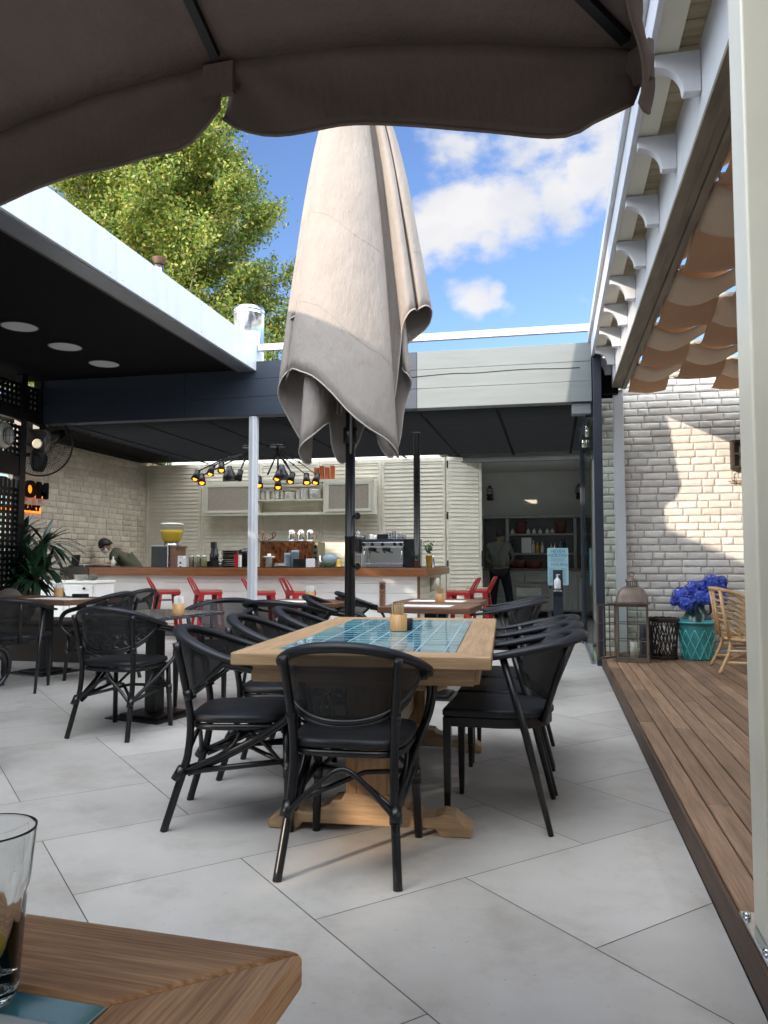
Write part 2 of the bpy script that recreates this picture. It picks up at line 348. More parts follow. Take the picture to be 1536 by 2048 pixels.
    def build(s, name, mat, parent=None, bevel=0, seg=2, solid=0, sub=0, recalc=True):
        if recalc: bmesh.ops.recalc_face_normals(s.bm, faces=s.bm.faces[:])
        me = bpy.data.meshes.new(name); s.bm.to_mesh(me); s.bm.free()
        for mm in (mat if isinstance(mat, (list, tuple)) else [mat]): me.materials.append(mm)
        o = bpy.data.objects.new(name, me); COL.objects.link(o)
        if parent: o.parent = parent
        if solid:
            md = o.modifiers.new('solid', 'SOLIDIFY'); md.thickness = solid; md.offset = 0
        if bevel:
            md = o.modifiers.new('bevel', 'BEVEL'); md.width = bevel; md.segments = seg; md.limit_method = 'ANGLE'; md.angle_limit = R(50); md.harden_normals = False
        if sub:
            md = o.modifiers.new('sub', 'SUBSURF'); md.levels = sub; md.render_levels = sub
        return o
def arc(c, r, a0, a1, n, plane='xy'):
    out = []
    for i in range(n+1):
        t = a0+(a1-a0)*i/n; x, y = r*math.cos(t), r*math.sin(t)
        out.append(Vector(c)+{'xy': Vector((x, y, 0)), 'xz': Vector((x, 0, y)), 'yz': Vector((0, x, y))}[plane])
    return out
def spline(pts, per=6, closed=False):
    pts = [Vector(p) for p in pts]; N = len(pts); out = []
    for i in range(N if closed else N-1):
        p0 = pts[(i-1) % N] if closed or i > 0 else pts[0]; p1 = pts[i]; p2 = pts[(i+1) % N]; p3 = pts[(i+2) % N] if closed or i+2 < N else pts[-1]
        for k in range(per):
            t = k/per
            out.append(.5*((2*p1)+(p2-p0)*t+(2*p0-5*p1+4*p2-p3)*t*t+(3*p1-p0-3*p2+p3)*t**3))
    if not closed: out.append(pts[-1])
    return out
def tag(o, label=None, cat=None, group=None, kind=None):
    if label: o['label'] = label
    if cat: o['category'] = cat
    if group: o['group'] = group
    if kind: o['kind'] = kind
    return o
def thing(name, label, cat, loc=(0, 0, 0), rz=0, group=None):
    o = bpy.data.objects.new(name, None); COL.objects.link(o); o.empty_display_size = .1
    o.location = loc; o.rotation_euler = (0, 0, rz)
    return tag(o, label, cat, group)
def dup(root, loc, rz=None, label=None, group=None):
    r = root.copy(); COL.objects.link(r); r.location = loc
    if rz is not None: r.rotation_euler = (0, 0, rz)
    if label: r['label'] = label
    if group: r['group'] = group
    for ch in list(root.children):
        c = ch.copy(); COL.objects.link(c); c.parent = r
        for g in list(ch.children):
            d = g.copy(); COL.objects.link(d); d.parent = c
    return r
def text_mesh(txt, size, depth, spacing=1.0, heavy=0.):
    cu = bpy.data.curves.new('lettering', 'FONT'); cu.body = txt; cu.size = size; cu.extrude = depth/2; cu.align_x = 'CENTER'; cu.align_y = 'CENTER'; cu.space_character = spacing; cu.offset = heavy
    o = bpy.data.objects.new('lettering', cu); COL.objects.link(o)
    dg = bpy.context.evaluated_depsgraph_get(); me = bpy.data.meshes.new_from_object(o.evaluated_get(dg))
    COL.objects.unlink(o); bpy.data.objects.remove(o); return me
def lettering(txt, size, depth, mat, parent, loc, rot=(PI/2, 0, 0), name='lettering', spacing=1.0, heavy=0.):
    me = text_mesh(txt, size, depth, spacing, heavy); me.materials.clear(); me.materials.append(mat)
    o = bpy.data.objects.new(name, me); COL.objects.link(o); o.parent = parent; o.location = loc; o.rotation_euler = rot; return o
def W(mb, name, mat, root, **k):           # part whose mesh was given in world coordinates
    o = mb.build(name, mat, root, **k)
    o.data.transform(Matrix.Translation(-Vector(root.location))); return o
def solo(mb, name, mat, label, cat, origin, group=None, **k):   # a thing that is one mesh, world coordinates, origin at its base
    o = mb.build(name, mat, None, **k); v = Vector(origin)
    o.data.transform(Matrix.Translation(-v)); o.location = v
    return tag(o, label, cat, group)

# ================================================================== SETTING
tag(MB().bb(-150, 150, -150, 250, -.30, -.05).build('ground', pbr('bare_ground', (.16, .15, .12), .95, 0, .25, .3)), kind='structure')
def patio():
    mb = MB(); s, g, m = .6, .0035, 1
    c, q = math.cos(PI/4), math.sin(PI/4)
    def corner(i, j):
        p = 1.17+s*i; qq = -2.22+s*j
        return (p+qq)*c, (p-qq)*c
    clip = (-8.3, .497, -9, 11.0)
    def add(i0, j0, i1, j1):
        e = g/2/s
        P = [corner(i0+e, j0+e), corner(i1-e, j0+e), corner(i1-e, j1-e), corner(i0+e, j1-e)]
        for ax, lim, sg in ((0, clip[0], 1), (0, clip[1], -1), (1, clip[2], 1), (1, clip[3], -1)):
            out = []
            for a, b in zip(P, P[1:]+P[:1]):
                ina, inb = sg*(a[ax]-lim) >= 0, sg*(b[ax]-lim) >= 0
                if ina: out.append(a)
                if ina != inb:
                    t = (lim-a[ax])/(b[ax]-a[ax]); out.append((a[0]+(b[0]-a[0])*t, a[1]+(b[1]-a[1])*t))
            P = out
            if len(P) < 3: return
        mb._f([mb.bm.verts.new((x, y, 0)) for x, y in P])
    for i in range(-34, 34):
        for j in range(-34, 34):
            k = (i-j-1) % 4
            if k == 0: add(i, j, i+2, j+1)
            elif k == 3: add(i, j, i+1, j+2)
    mb.mi = 1; mb._f([mb.bm.verts.new(p) for p in ((-8.3, -9, -.004), (.499, -9, -.004), (.499, 11, -.004), (-8.3, 11, -.004))])
    o = mb.build('patio_floor', [M['slab'], M['grout']], recalc=False)
    for p in o.data.polygons:
        if p.normal.z < 0: p.flip()
    tag(o, kind='structure')
patio()
tag(MB().bb(-8.3, 1.0, 11.004, 17, -.04, -.002).build('room_floor', M['concrete']), kind='structure')
def deck():
    r = thing('wooden_deck', 'raised brown hardwood deck of long boards with a dark side board', 'deck', (.5, 4, 0)); r['kind'] = 'structure'
    mb = MB(); x = .515; w = .0965
    while x < 4.2:
        y = -3.5-rnd.random()*2
        while y < 9.1:
            L = rnd.uniform(2.4, 4.2); y1 = min(y+L, 9.12)
            mb.box((x+w/2, (y+y1)/2, .098+rnd.uniform(-.0012, .0012)), (w-.006, y1-y-.004, .024), (0, rnd.uniform(-.004, .004), 0)); y = y1
        x += w
    W(mb, 'decking', M['deck'], r, bevel=.003, seg=1)
    W(MB().bb(.500, .514, -5, 9.1, .002, .104), 'side_board', wood('deck_side', (.045, .026, .018), (.13, .075, .045), 1, 3, .6, .3), r, bevel=.002)
    W(MB().bb(.52, 4.2, -5, 9.1, 0, .07), 'joist_bed', M['bench'], r)
deck()

# ================================================================== LEFT ROOF, BEAM, BAR ROOF
def roofs():
    r = thing('flat_roof', 'white edged flat roof with a black ceiling over the left side of the patio', 'roof', (-5.6, 3, 3.41))
    W(MB().bb(-7.62, -3.69, -8.9, 8.69, 3.43, 3.66), 'ceiling', M['dark_ceiling'], r)
    for ya, yb in ((-8.9, -1.2), (-1.197, 2.9), (2.903, 5.62), (5.623, 8.90)): W(MB().bb(-3.50, -3.47, ya, yb, 3.414, 3.775), 'fascia', M['white_paint'], r, bevel=.003)
    mb = MB()
    for yy in (3.0, 4.3, 5.53, 5.72, 7.2, 8.8):
        for zz in (3.455, 3.735): mb.ball((-3.469, yy, zz), .006, 8, 5, (.4, 1, 1))
    W(mb, 'screws', M['grey_alu'], r)
    W(MB().bb(-3.685, -3.502, -8.9, 8.69, 3.405, 3.425), 'soffit_strip', M['grey_alu'], r)
    W(MB().bb(-7.62, -3.502, -8.9, 8.9, 3.665, 3.73), 'roof_sheet', M['grey_alu'], r)
    W(MB().bb(-3.698, -3.686, -8.9, 8.69, 3.398, 3.43), 'edge_trim', pbr('bronze_trim', (.14, .11, .08), .4, .6), r)
    for k, y in enumerate((6.56, 7.29, 8.03)):
        lab = ['round unlit ceiling light in the black ceiling, nearest to the camera', 'round unlit ceiling light, middle of the row of three in the black ceiling', 'round unlit ceiling light in the black ceiling, farthest one, closest to the big beam'][k]
        t = thing('ceiling_light', lab, 'ceiling light', (-5.09, y, 3.43), 0, 'round lights in the black ceiling')
        MB().lathe([(.165, -.012), (.165, -.002)], n=40).build('diffuser', M['lamp_disc'], t)
        MB().lathe([(.168, -.002), (.168, -.016), (.176, -.016), (.176, -.002)], n=40, cap=False).build('trim_ring', M['black_metal'], t)
    # the big painted timber beam
    b = thing('roof_beam', 'deep grey painted timber beam of three stacked planks spanning the bar front', 'beam', (-3, 8.8, 2.87))
    for z0, z1 in ((2.872, 3.097), (3.0995, 3.317), (3.3195, 3.53)):
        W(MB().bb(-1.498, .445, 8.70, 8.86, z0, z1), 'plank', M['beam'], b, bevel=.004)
        W(MB().bb(-6.42, -4.402, 8.70, 8.86, z0, z1), 'plank', M['shade_navy_timber'], b, bevel=.004); W(MB().bb(-4.399, -1.501, 8.70, 8.86, z0, z1), 'plank', M['shade_navy_timber'], b, bevel=.004)
    mb = MB()      # long drying crack in the upper plank
    pts = [at(u, v, 8.697) for u, v in ((800, 757), (850, 752), (905, 747), (950, 746), (1000, 742), (1060, 738), (1120, 737), (1160, 735))]
    mb.tube([(p.x, 8.699, p.z) for p in spline(pts, 3)], .0045, 5); W(mb, 'crack', M['dark_ceiling'], b)
    W(MB().bb(.23, .44, 8.74, 8.88, 2.74, 2.868), 'end_block', M['beam'], b, bevel=.012, seg=3)
    # bar roof
    q = thing('bar_roof', 'black ceiling of perforated panels over the bar', 'roof', (-4, 11, 2.96))
    W(MB().bb(-8.2, .74, 8.87, 8.98, 2.985, 3.34), 'edge_beam', M['dark_ceiling'], q); W(MB().bb(-8.2, .74, 13.45, 13.55, 3.0, 3.34), 'edge_beam', M['dark_ceiling'], q); W(MB().bb(-8.2, -7.62, 8.985, 13.445, 3.0, 3.34), 'edge_beam', M['dark_ceiling'], q)
    W(MB().bb(-7.6, -6.7, 8.985, 13.445, 3.0, 3.05), 'ceiling_panel', M['dark_ceiling'], q)
    mb = MB()
    for i in range(22): mb.bb(-6.695, .74, 9.03+i*.20, 9.038+i*.20, 2.962, 3.08)
    W(mb, 'grille_blades', pbr('ceiling_slat', (.0045, .0045, .0045), .7, 0, .3, spec=.15), q)
    mb = MB()
    for i in range(9): mb.bb(-7.3+i*.95, -7.26+i*.95, 8.9, 13.5, 2.95, 2.9615)
    W(mb, 'ceiling_batten', M['dark_ceiling'], q)
    rail = MB().bb(-3.46, .46, 8.72, 8.78, 3.665, 3.745)
    solo(rail, 'roof_rail', M['white_paint'], 'slim white rail running above the grey beam against the sky', 'rail', (-1.5, 8.75, 3.665), bevel=.004)
    p = MB().bb(-3.565, -3.465, 8.72, 8.80, 0, 2.87).bb(-3.53, -3.50, 8.708, 8.722, 0, 2.868)
    solo(p, 'roof_post', M['white_paint'], 'slim white square post under the grey beam in front of the bar', 'post', (-3.51, 8.76, 0), bevel=.006)
    c = at(834, 1100, 11.0)
    p = MB().lathe([(.062, 1.03), (.062, 1.045), (.048, 1.05), (.048, 2.96), (.06, 2.965), (.06, 2.98)], (c.x, 11.0, 0), 24)
    solo(p, 'steel_column', M['black_metal'], 'round black steel column standing on the right end of the bar counter', 'column', (c.x, 11.0, 1.03))
    # corner post + sliding glass
    p = MB().bb(.455, .545, 8.66, 8.80, 0, 3.44)
    solo(p, 'corner_post', M['navy_steel'], 'dark navy steel post at the end of the grey beam beside the brick wall', 'post', (.5, 8.73, 0), bevel=.005)
    g = thing('glass_door', 'frameless sliding glass door panel behind the dark navy corner post', 'door', (.42, 9.8, 0))
    W(MB().bb(.415, .427, 8.81, 10.95, .03, 2.70), 'pane', M['pane'], g)
    W(MB().bb(.385, .455, 10.955, 11.05, 0, 2.95), 'stile', M['navy_steel'], g, bevel=.004)
    W(MB().bb(.38, .46, 8.81, 10.95, 2.705, 2.8), 'top_track', M['navy_steel'], g)
    W(MB().bb(.40, .44, 8.81, 10.95, .001, .028), 'bottom_track', M['grey_alu'], g)
    mb = MB().lathe([(.018, 0), (.018, .13)], (.40, 9.05, 2.53), 12).lathe([(.018, 0), (.018, .1)], (.40, 10.1, 2.56), 12)
    W(mb, 'roller', M['chrome'], g)
    s = thing('poster', 'pale blue hygiene notice reading HIJYEN NOKTASI stuck inside the glass door', 'poster', (.03, 12.95, .7))
    MB().bb(-.165, .165, -.003, .003, 0, .60).build('sheet', M['poster'], s)
    lettering('HIJYEN', .075, .002, M['poster_ink'], s, (0, -.005, .545)); lettering('NOKTASI', .072, .002, M['poster_ink'], s, (0, -.005, .478)); lettering('14 KURAL', .062, .002, M['poster_ink'], s, (.02, -.005, .33))
    mb = MB()
    for i in range(4): mb.bb(-.11-.02*(i == 2), .11+.02*(i == 2), -.0045, -.0032, .43-i*.017, .433-i*.017)
    for i in range(14): mb.bb(-.14, -.03-.03*rnd.random(), -.0045, -.0032, .27-i*.018, .274-i*.018).bb(.05, .11+.03*rnd.random(), -.0045, -.0032, .27-i*.018, .274-i*.018)
    mb.build('text_lines', M['poster_ink'], s)
    s.location = (at(1116, 1136, 12.95).x, 12.95, at(1116, 1170, 12.95).z)
    mb = MB().bb(s.location.x-.012, s.location.x+.012, 12.956, 12.975, 0, s.location.z+.5)
    W(mb, 'stand_pole', M['navy_steel'], s)
    h = thing('sanitizer_stand', 'dark blue hand sanitizer stand with a white pump bottle', 'stand', (at(1117, 1240, 12.6).x, 12.6, 0))
    MB().bb(-.075, .075, 0, .05, .012, .98).build('panel', M['navy_steel'], h, bevel=.004)
    MB().bb(-.17, .17, -.16, .2, 0, .012).build('base_plate', M['navy_steel'], h)
    MB().bb(-.075, .055, -.12, -.001, .64, .655).bb(-.075, .055, -.13, -.121, .62, .69).build('tray', M['black_metal'], h)
    lettering('BETTA', .045, .002, M['white_paint'], h, (-.01, -.132, .655))
    k = MB().lathe([(.05, 0), (.052, .01), (.052, .15), (.035, .18), (.016, .2), (.016, .235), (.02, .237), (.02, .255)], n=20).bar((0, 0, .25), (.045, 0, .25), .012, .012)
    ko = k.build('pump_bottle', M['white_paint']); ko.location = (h.location.x-.01, 12.6-.06, .656); tag(ko, 'white pump bottle of hand gel on the dark blue stand', 'bottle')
roofs()

# ================================================================== BRICK WALLS
def brick_mesh(width, height, L, H, joint, rough, seed):
    """bricks standing out of the plane y=0 towards -y, x from 0..width, z from 0..height"""
    rr = random.Random(seed); mb = MB(); z = 0; row = 0
    while z < height-.01:
        h = min(H, height-z); x = -(L+joint)*(.5 if row % 2 else 0) - rr.uniform(0, .09)
        while x < width-.005:
            l = L*(rr.uniform(.82, 1.15) if rr.random() > .12 else rr.uniform(.42, .6)); x0, x1 = max(0, x), min(width, x+l)
            if x1-x0 > .03:
                nx, nz = 9, 5; d0 = rough*rr.uniform(.6, 1.6); ph = [rr.uniform(0, 6) for _ in range(4)]
                V = []
                for j in range(nz):
                    r_ = []
                    for i in range(nx):
                        u, v = i/(nx-1), j/(nz-1); e = 0 if (i in (0, nx-1) or j in (0, nz-1)) else 1
                        ins = .006
                        px = x0+(x1-x0)*u + rr.uniform(-1, 1)*ins*.5; pz = z+(h-joint)*v + rr.uniform(-1, 1)*ins*.3 + .0014*math.sin(ph[0]+u*7+(0 if v < .5 else 2))
                        if i in (1, nx-2): px = (x0+.012+abs(rr.gauss(0, .004))) if i == 1 else (x1-.012-abs(rr.gauss(0, .004)))
                        if j in (1, nz-2): pz = (z+.011) if j == 1 else (z+h-joint-.011); pz += rr.uniform(-1, 1)*.004
                        r_.append(mb.bm.verts.new((px, -(d0*(.38 if not e else .85+.3*math.sin(ph[1]+5*u)*math.sin(ph[2]+4*v))+rr.uniform(-.2, .2)*rough), pz)))
                    V.append(r_)
                for j in range(nz-1):
                    for i in range(nx-1): mb._f([V[j][i], V[j][i+1], V[j+1][i+1], V[j+1][i]], True)
                ring = [V[0][i] for i in range(nx)]+[V[j][nx-1] for j in range(1, nz)]+[V[nz-1][i] for i in range(nx-2, -1, -1)]+[V[j][0] for j in range(nz-2, 0, -1)]
                back = [mb.bm.verts.new((v.co.x, .004, v.co.z)) for v in ring]
                n = len(ring)
                for i in range(n): mb._f([ring[i], back[i], back[(i+1) % n], ring[(i+1) % n]])
            x += l+joint
        z += H; row += 1
    return mb
def brick_walls():
    w = thing('brick_wall', 'rough white painted brick wall with a sunlit patch behind the deck', 'wall', (.57, 9.15, .0))
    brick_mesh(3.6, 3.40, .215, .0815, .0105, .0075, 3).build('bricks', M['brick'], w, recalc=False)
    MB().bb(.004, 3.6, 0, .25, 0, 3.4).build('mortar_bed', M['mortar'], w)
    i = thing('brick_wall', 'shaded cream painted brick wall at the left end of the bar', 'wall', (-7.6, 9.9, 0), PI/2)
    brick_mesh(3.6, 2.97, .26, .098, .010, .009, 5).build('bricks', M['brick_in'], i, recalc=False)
    MB().bb(0, 3.6, 0, .2, 0, 2.97).build('mortar_bed', pbr('cream_mortar', (.55, .50, .41), .9), i)
brick_walls()

# ================================================================== SHUTTER WALL, FAR ROOM
def shutter_mesh(w, h, pitch=.072):
    f = MB().bb(0, .055, -.02, .02, 0, h).bb(w-.055, w, -.02, .02, 0, h).bb(.056, w-.056, -.019, .019, 0, .09).bb(.056, w-.056, -.019, .019, h-.07, h)
    s = MB(); z = .1
    while z < h-.08:
        s.box((w/2, -.002, z+pitch/2), (w-.113, .009, pitch*.985), (R(-9), 0, 0)); z += pitch
    s.mi = 1; s.bb(.058, w-.058, .017, .020, .091, h-.072)
    return f, s
M['shutter_back'] = pbr('shutter_back', (.34, .32, .26), .7)
def shutters():
    x0, w = -7.6, 1.156
    names = ['white louvred shutter nearest the brick wall, behind the juice dispenser', 'white louvred shutter behind the frosted left door of the wall shelf', 'white louvred shutter behind the middle of the wall shelf and copper oven', 'white louvred shutter behind the mesh door of the wall shelf', 'white louvred shutter behind the round black column and espresso machine']
    proto = None
    for k in range(5):
        if proto is None:
            t = thing('louvred_shutter', names[0], 'shutter', (x0, 13.5, 0), 0, 'white louvred shutters behind the bar')
            f, s = shutter_mesh(w-.006, 2.942); f.build('frame', M['shutter_paint'], t, bevel=.003); s.build('slats', [M['shutter_paint'], M['shutter_back']], t); proto = t
        else: dup(proto, (x0+k*w, 13.5, 0), 0, names[k])
    t = thing('louvred_door', 'white louvred folding door standing ajar beside the far doorway', 'door', (-1.80, 13.47, 0), R(29))
    f, s = shutter_mesh(.66, 2.95); f.build('frame', M['shutter_paint'], t, bevel=.003); s.build('slats', [M['shutter_paint'], M['shutter_back']], t)
    h = MB()
    for z in (.35, 1.0, 1.85, 2.75): h.bb(-.01, .018, -.032, -.0205, z, z+.13)
    h.build('hinge', M['black_metal'], t)
    h = MB().bb(.645, .668, -.03, -.0205, 1.02, 1.3); h.build('pull', M['black_metal'], t)
    # behind the shutters
    b = MB().bb(-7.8, -1.95, 14.9, 15.0, 0, 3.3)
    solo(b, 'plaster_wall', M['plaster'], 'pale plaster wall behind the louvred shutters', 'wall', (-4.8, 14.95, 0))
    r = thing('back_room', 'dim plastered back room seen through the far doorway', 'room', (-.4, 16.3, 0))
    W(MB().bb(-1.95, 1.2, 16.6, 16.75, 0, 3.2), 'wall', M['plaster'], r); 
    W(MB().bb(-1.95, -1.80, 13.9, 16.59, 0, 3.0), 'wall', M['plaster'], r); W(MB().bb(.75, .9, 9.2, 16.59, 0, 3.3), 'wall', M['plaster'], r)
    W(MB().bb(-1.95, 1.2, 13.56, 14.2, 3.005, 3.3), 'ceiling', M['plaster'], r); W(MB().bb(-1.95, 1.2, 14.8, 16.59, 3.005, 3.3), 'ceiling', M['plaster'], r); W(MB().bb(-1.95, 1.2, 14.1, 14.2, 3.305, 4.85), 'roof_sun_baffle', M['plaster'], r)  # ceiling gap added to light the room; tall baffle keeps direct sun out
    W(MB().bb(-1.79, .74, 13.60, 13.72, 2.86, 3.0), 'lintel', pbr('grey_lintel', (.16, .16, .16), .8), r)
    # hutch
    c = thing('hutch_cabinet', 'grey washed wooden dresser with open shelves in the back room', 'cabinet', (-.4, 16.05, 0))
    x0, x1 = -1.45, .68
    W(MB().bb(x0, x1, 15.75, 16.35, .12, .93), 'body', M['grey_wash'], c, bevel=.004)
    W(MB().bb(x0-.02, x1+.02, 15.72, 16.37, .935, .97), 'worktop', M['walnut'], c, bevel=.004)
    for xa, xb in ((-1.0, -.58), (-.55, -.1)): W(MB().bb(xa, xb, 15.728, 15.748, .70, .87), 'drawer', M['grey_wash'], c, bevel=.004)
    W(MB().bb(-.80, -.72, 15.725, 15.748, .14, .66).bb(-.22, -.14, 15.725, 15.748, .14, .66).bb(-.719, -.221, 15.725, 15.748, .60, .66).bb(-.719, -.221, 15.725, 15.748, .14, .2).bb(-.719, -.221, 15.725, 15.748, .38, .42), 'niche_frame', M['grey_wash_z'], c, bevel=.003)
    W(MB().bb(-.715, -.225, 15.736, 15.747, .21, .59), 'niche_panel', pbr('pale_panel', (.55, .57, .50), .6), c)
    for xa, xb in ((-.1, .16), (.19, .47), (.49, .66)): W(MB().bb(xa, xb, 15.728, 15.748, .15, .86), 'door', M['grey_wash_z'], c, bevel=.005)
    for x, z in ((-.86, .79), (-.05, .60), (.55, .82)): W(MB().ball((x, 15.715, z), .022), 'knob', M['black_metal'], c)
    for x in (-1.40, -.70, -.1, .62): W(MB().bb(x, x+.07, 15.8, 15.87, 0, .119), 'foot', M['grey_wash_z'], c)
    W(MB().bb(x0, x1, 16.33, 16.36, .971, 2.02), 'back_panel', pbr('dark_mirror', (.10, .10, .10), .3), c)
    mb = MB()
    for x in (-1.45, -.93, .42, .62): mb.bb(x, x+.06, 16.06, 16.32, .971, 1.99)
    mb.bb(x0, x1, 16.04, 16.32, 1.995, 2.05); W(mb, 'shelf_frame', M['grey_wash_z'], c, bevel=.004)
    for z in (1.25, 1.645): W(MB().bb(-.868, .418, 16.08, 16.32, z, z+.035), 'shelf', M['grey_wash'], c, bevel=.003)
    def bottle(x, z, hh, rr, mat, lab, cat='bottle', grp='bottles and jars on the dresser shelves'):
        o = MB().lathe([(rr*.9, 0), (rr, .01), (rr, hh*.6), (rr*.4, hh*.75), (rr*.36, hh*.97), (rr*.42, hh)], n=14).build(cat if cat != 'bottle' else 'bottle', mat)
        o.location = (x, 16.17, z); tag(o, lab, cat, grp)
    for k, (x, hh, mt) in enumerate(((-.38, .26, 'ceramic'), (-.30, .22, 'yellow'), (-.2, .22, 'ceramic'), (-.02, .2, 'steel'), (.05, .2, 'steel'), (.16, .24, 'bluecup'), (.24, .30, 'darkglass'))):
        bottle(x, 1.2855, hh, .032, M[mt], 'small bottle on the lower dresser shelf behind the hygiene notice')
    for k, x in enumerate((-.78,)): bottle(x, 1.2855, .28, .045, M['blackcup'], 'dark wooden pepper mill on the lower dresser shelf near the person', 'pepper mill', None)
    o = MB().bb(-.62, -.42, 16.18, 16.2, 1.286, 1.60).build('tray_panel', M['paper']); tag(o, 'pale patterned tray leaning on the lower dresser shelf', 'tray')
    for k, x in enumerate((-.8, -.48, -.36, -.24, -.1, .0)): bottle(x, 1.6805, .10, .04, M['ceramic'], 'white cup on the upper dresser shelf', 'cup', 'white cups on the upper dresser shelf')
    for x, l in ((-.62, 'left'), (.18, 'right')):
        o = MB().lathe([(.09, 0), (.12, .22), (.125, .25)], n=20).build('flower_pot', M['dark_terracotta']); o.location = (x, 16.2, 1.6805); tag(o, 'dark red clay pot on the upper dresser shelf, %s one' % l, 'pot', 'clay pots on the dresser')
    for x, a, l in ((-.68, .15, 'nearest the person in braces'), (-.38, .17, 'beside the white saucers')):
        o = MB().lathe([(a*.8, 0), (a, .12), (a, .17)], n=20).build('cooking_pot', M['dark_terracotta']); o.location = (x, 16.02, .971); tag(o, 'low dark clay pot on the dresser worktop, ' + l, 'pot')
    o = MB().bb(.48, .67, 15.9, 16.04, .971, 1.24).build('wooden_box', M['bench'], bevel=.006); tag(o, 'dark brown box on the right end of the dresser worktop', 'box')
    for x, lab in ((-1.24, 'caged bulkhead wall lamp on the plaster wall left of the doorway'), (.62, 'caged bulkhead wall lamp half hidden behind the dark glass door stile')):
        t = thing('wall_lamp', lab, 'wall lamp', (at(980 if x < 0 else 1158, 990, 16.5).x, 16.5, at(980, 990, 16.5).z))
        MB().lathe([(.055, -.12), (.065, -.1), (.05, -.03), (.07, -.02), (.07, 0)], (0, -.03, 0), 16).build('bracket', pbr('rusty_iron', (.05, .03, .02), .6, .3), t)
        MB().lathe([(.055, .0), (.055, .12), (.035, .15)], (0, -.03, 0), 14).build('glass_jar', M['lamp_disc'], t)
        mb = MB()
        for k in range(6):
            a = k*PI/3; mb.tube([(.062*math.cos(a), -.03+.062*math.sin(a), 0), (.062*math.cos(a), -.03+.062*math.sin(a), .12), (.03*math.cos(a), -.03+.03*math.sin(a), .17)], .006, 5)
        for z in (.01, .07, .125): mb.tube(arc((0, -.03, z), .063, 0, 2*PI, 16)[:-1], .006, 5, True)
        mb.lathe([(.04, .165), (.03, .18), (.01, .2)], (0, -.03, 0), 12); mb.build('cage', M['black_metal'], t)
shutters()

# ================================================================== BAR
def bar():
    t = thing('bar_counter', 'long white boarded bar counter with a brown wooden top', 'bar counter', (-4.6, 10.9, 0))
    W(MB().bb(-6.95, -1.72, 10.68, 11.45, .905, 1.018).bb(-2.45, -1.72, 11.451, 13.2, .905, 1.018), 'counter_edge', M['teak_bar'], t, bevel=.006)
    W(MB().bb(-7.45, -1.74, 10.70, 11.44, 1.019, 1.03).bb(-2.44, -1.74, 11.441, 13.19, 1.019, 1.03), 'counter_top', pbr('dark_counter', (.05, .035, .028), .35, 0, .2), t)
    W(MB().bb(-7.45, -6.955, 10.68, 11.4, .90, 1.017), 'counter_edge', M['bench'], t, bevel=.006)
    mb = MB(); z = .14
    while z < .89:
        mb.bb(-7.0, -1.866, 10.80, 10.83, z, min(z+.128, .903)); z += .132
    W(mb, 'front_boards', M['bar_white'], t, bevel=.003, seg=1)
    W(MB().bb(-7.0, -1.87, 10.832, 11.3, .0, .9), 'carcass', M['bar_white'], t)
    W(MB().bb(-7.05, -1.86, 10.72, 10.831, 0, .135), 'plinth', M['concrete'], t)
    W(MB().bb(-1.865, -1.835, 10.79, 10.86, 0, .9), 'corner_trim', M['walnut'], t)
    mb = MB(); z = .05
    while z < .89:
        mb.bb(-1.875, -1.85, 10.9, 13.1, z, min(z+.095, .903)); z += .1
    W(mb, 'end_boards', M['shutter_paint'], t, bevel=.003, seg=1)
    s = thing('sign', 'narrow upright wooden sign with dark rotated lettering on the white bar front', 'sign', (at(765, 1180, 10.79).x, 10.785, .42))
    MB().bb(-.043, .043, -.007, .008, 0, .40).build('board', M['signboard'], s, bevel=.002)
    lettering('OONZ', .062, .003, M['ink'], s, (.0, -.009, .17), (PI/2, R(-90), 0), spacing=1.25)
    mb = MB().tube(arc((0, -.009, .335), .028, 0, 2*PI, 18, 'xz')[:-1], .006, 5, True).bar((0, -.009, .30), (0, -.009, .375), .008, .004).bar((-.02, -.009, .335), (.02, -.009, .335), .012, .004)
    mb.build('emblem', M['ink'], s)
    # paper towel roll beyond the bar end
    o = MB().lathe([(.07, 0), (.07, .2)], n=20).build('paper_roll', M['cream_paint']); o.location = (-1.78, 11.9, .66); tag(o, 'pale paper roll on the end of the bar under the counter', 'paper roll')
bar()

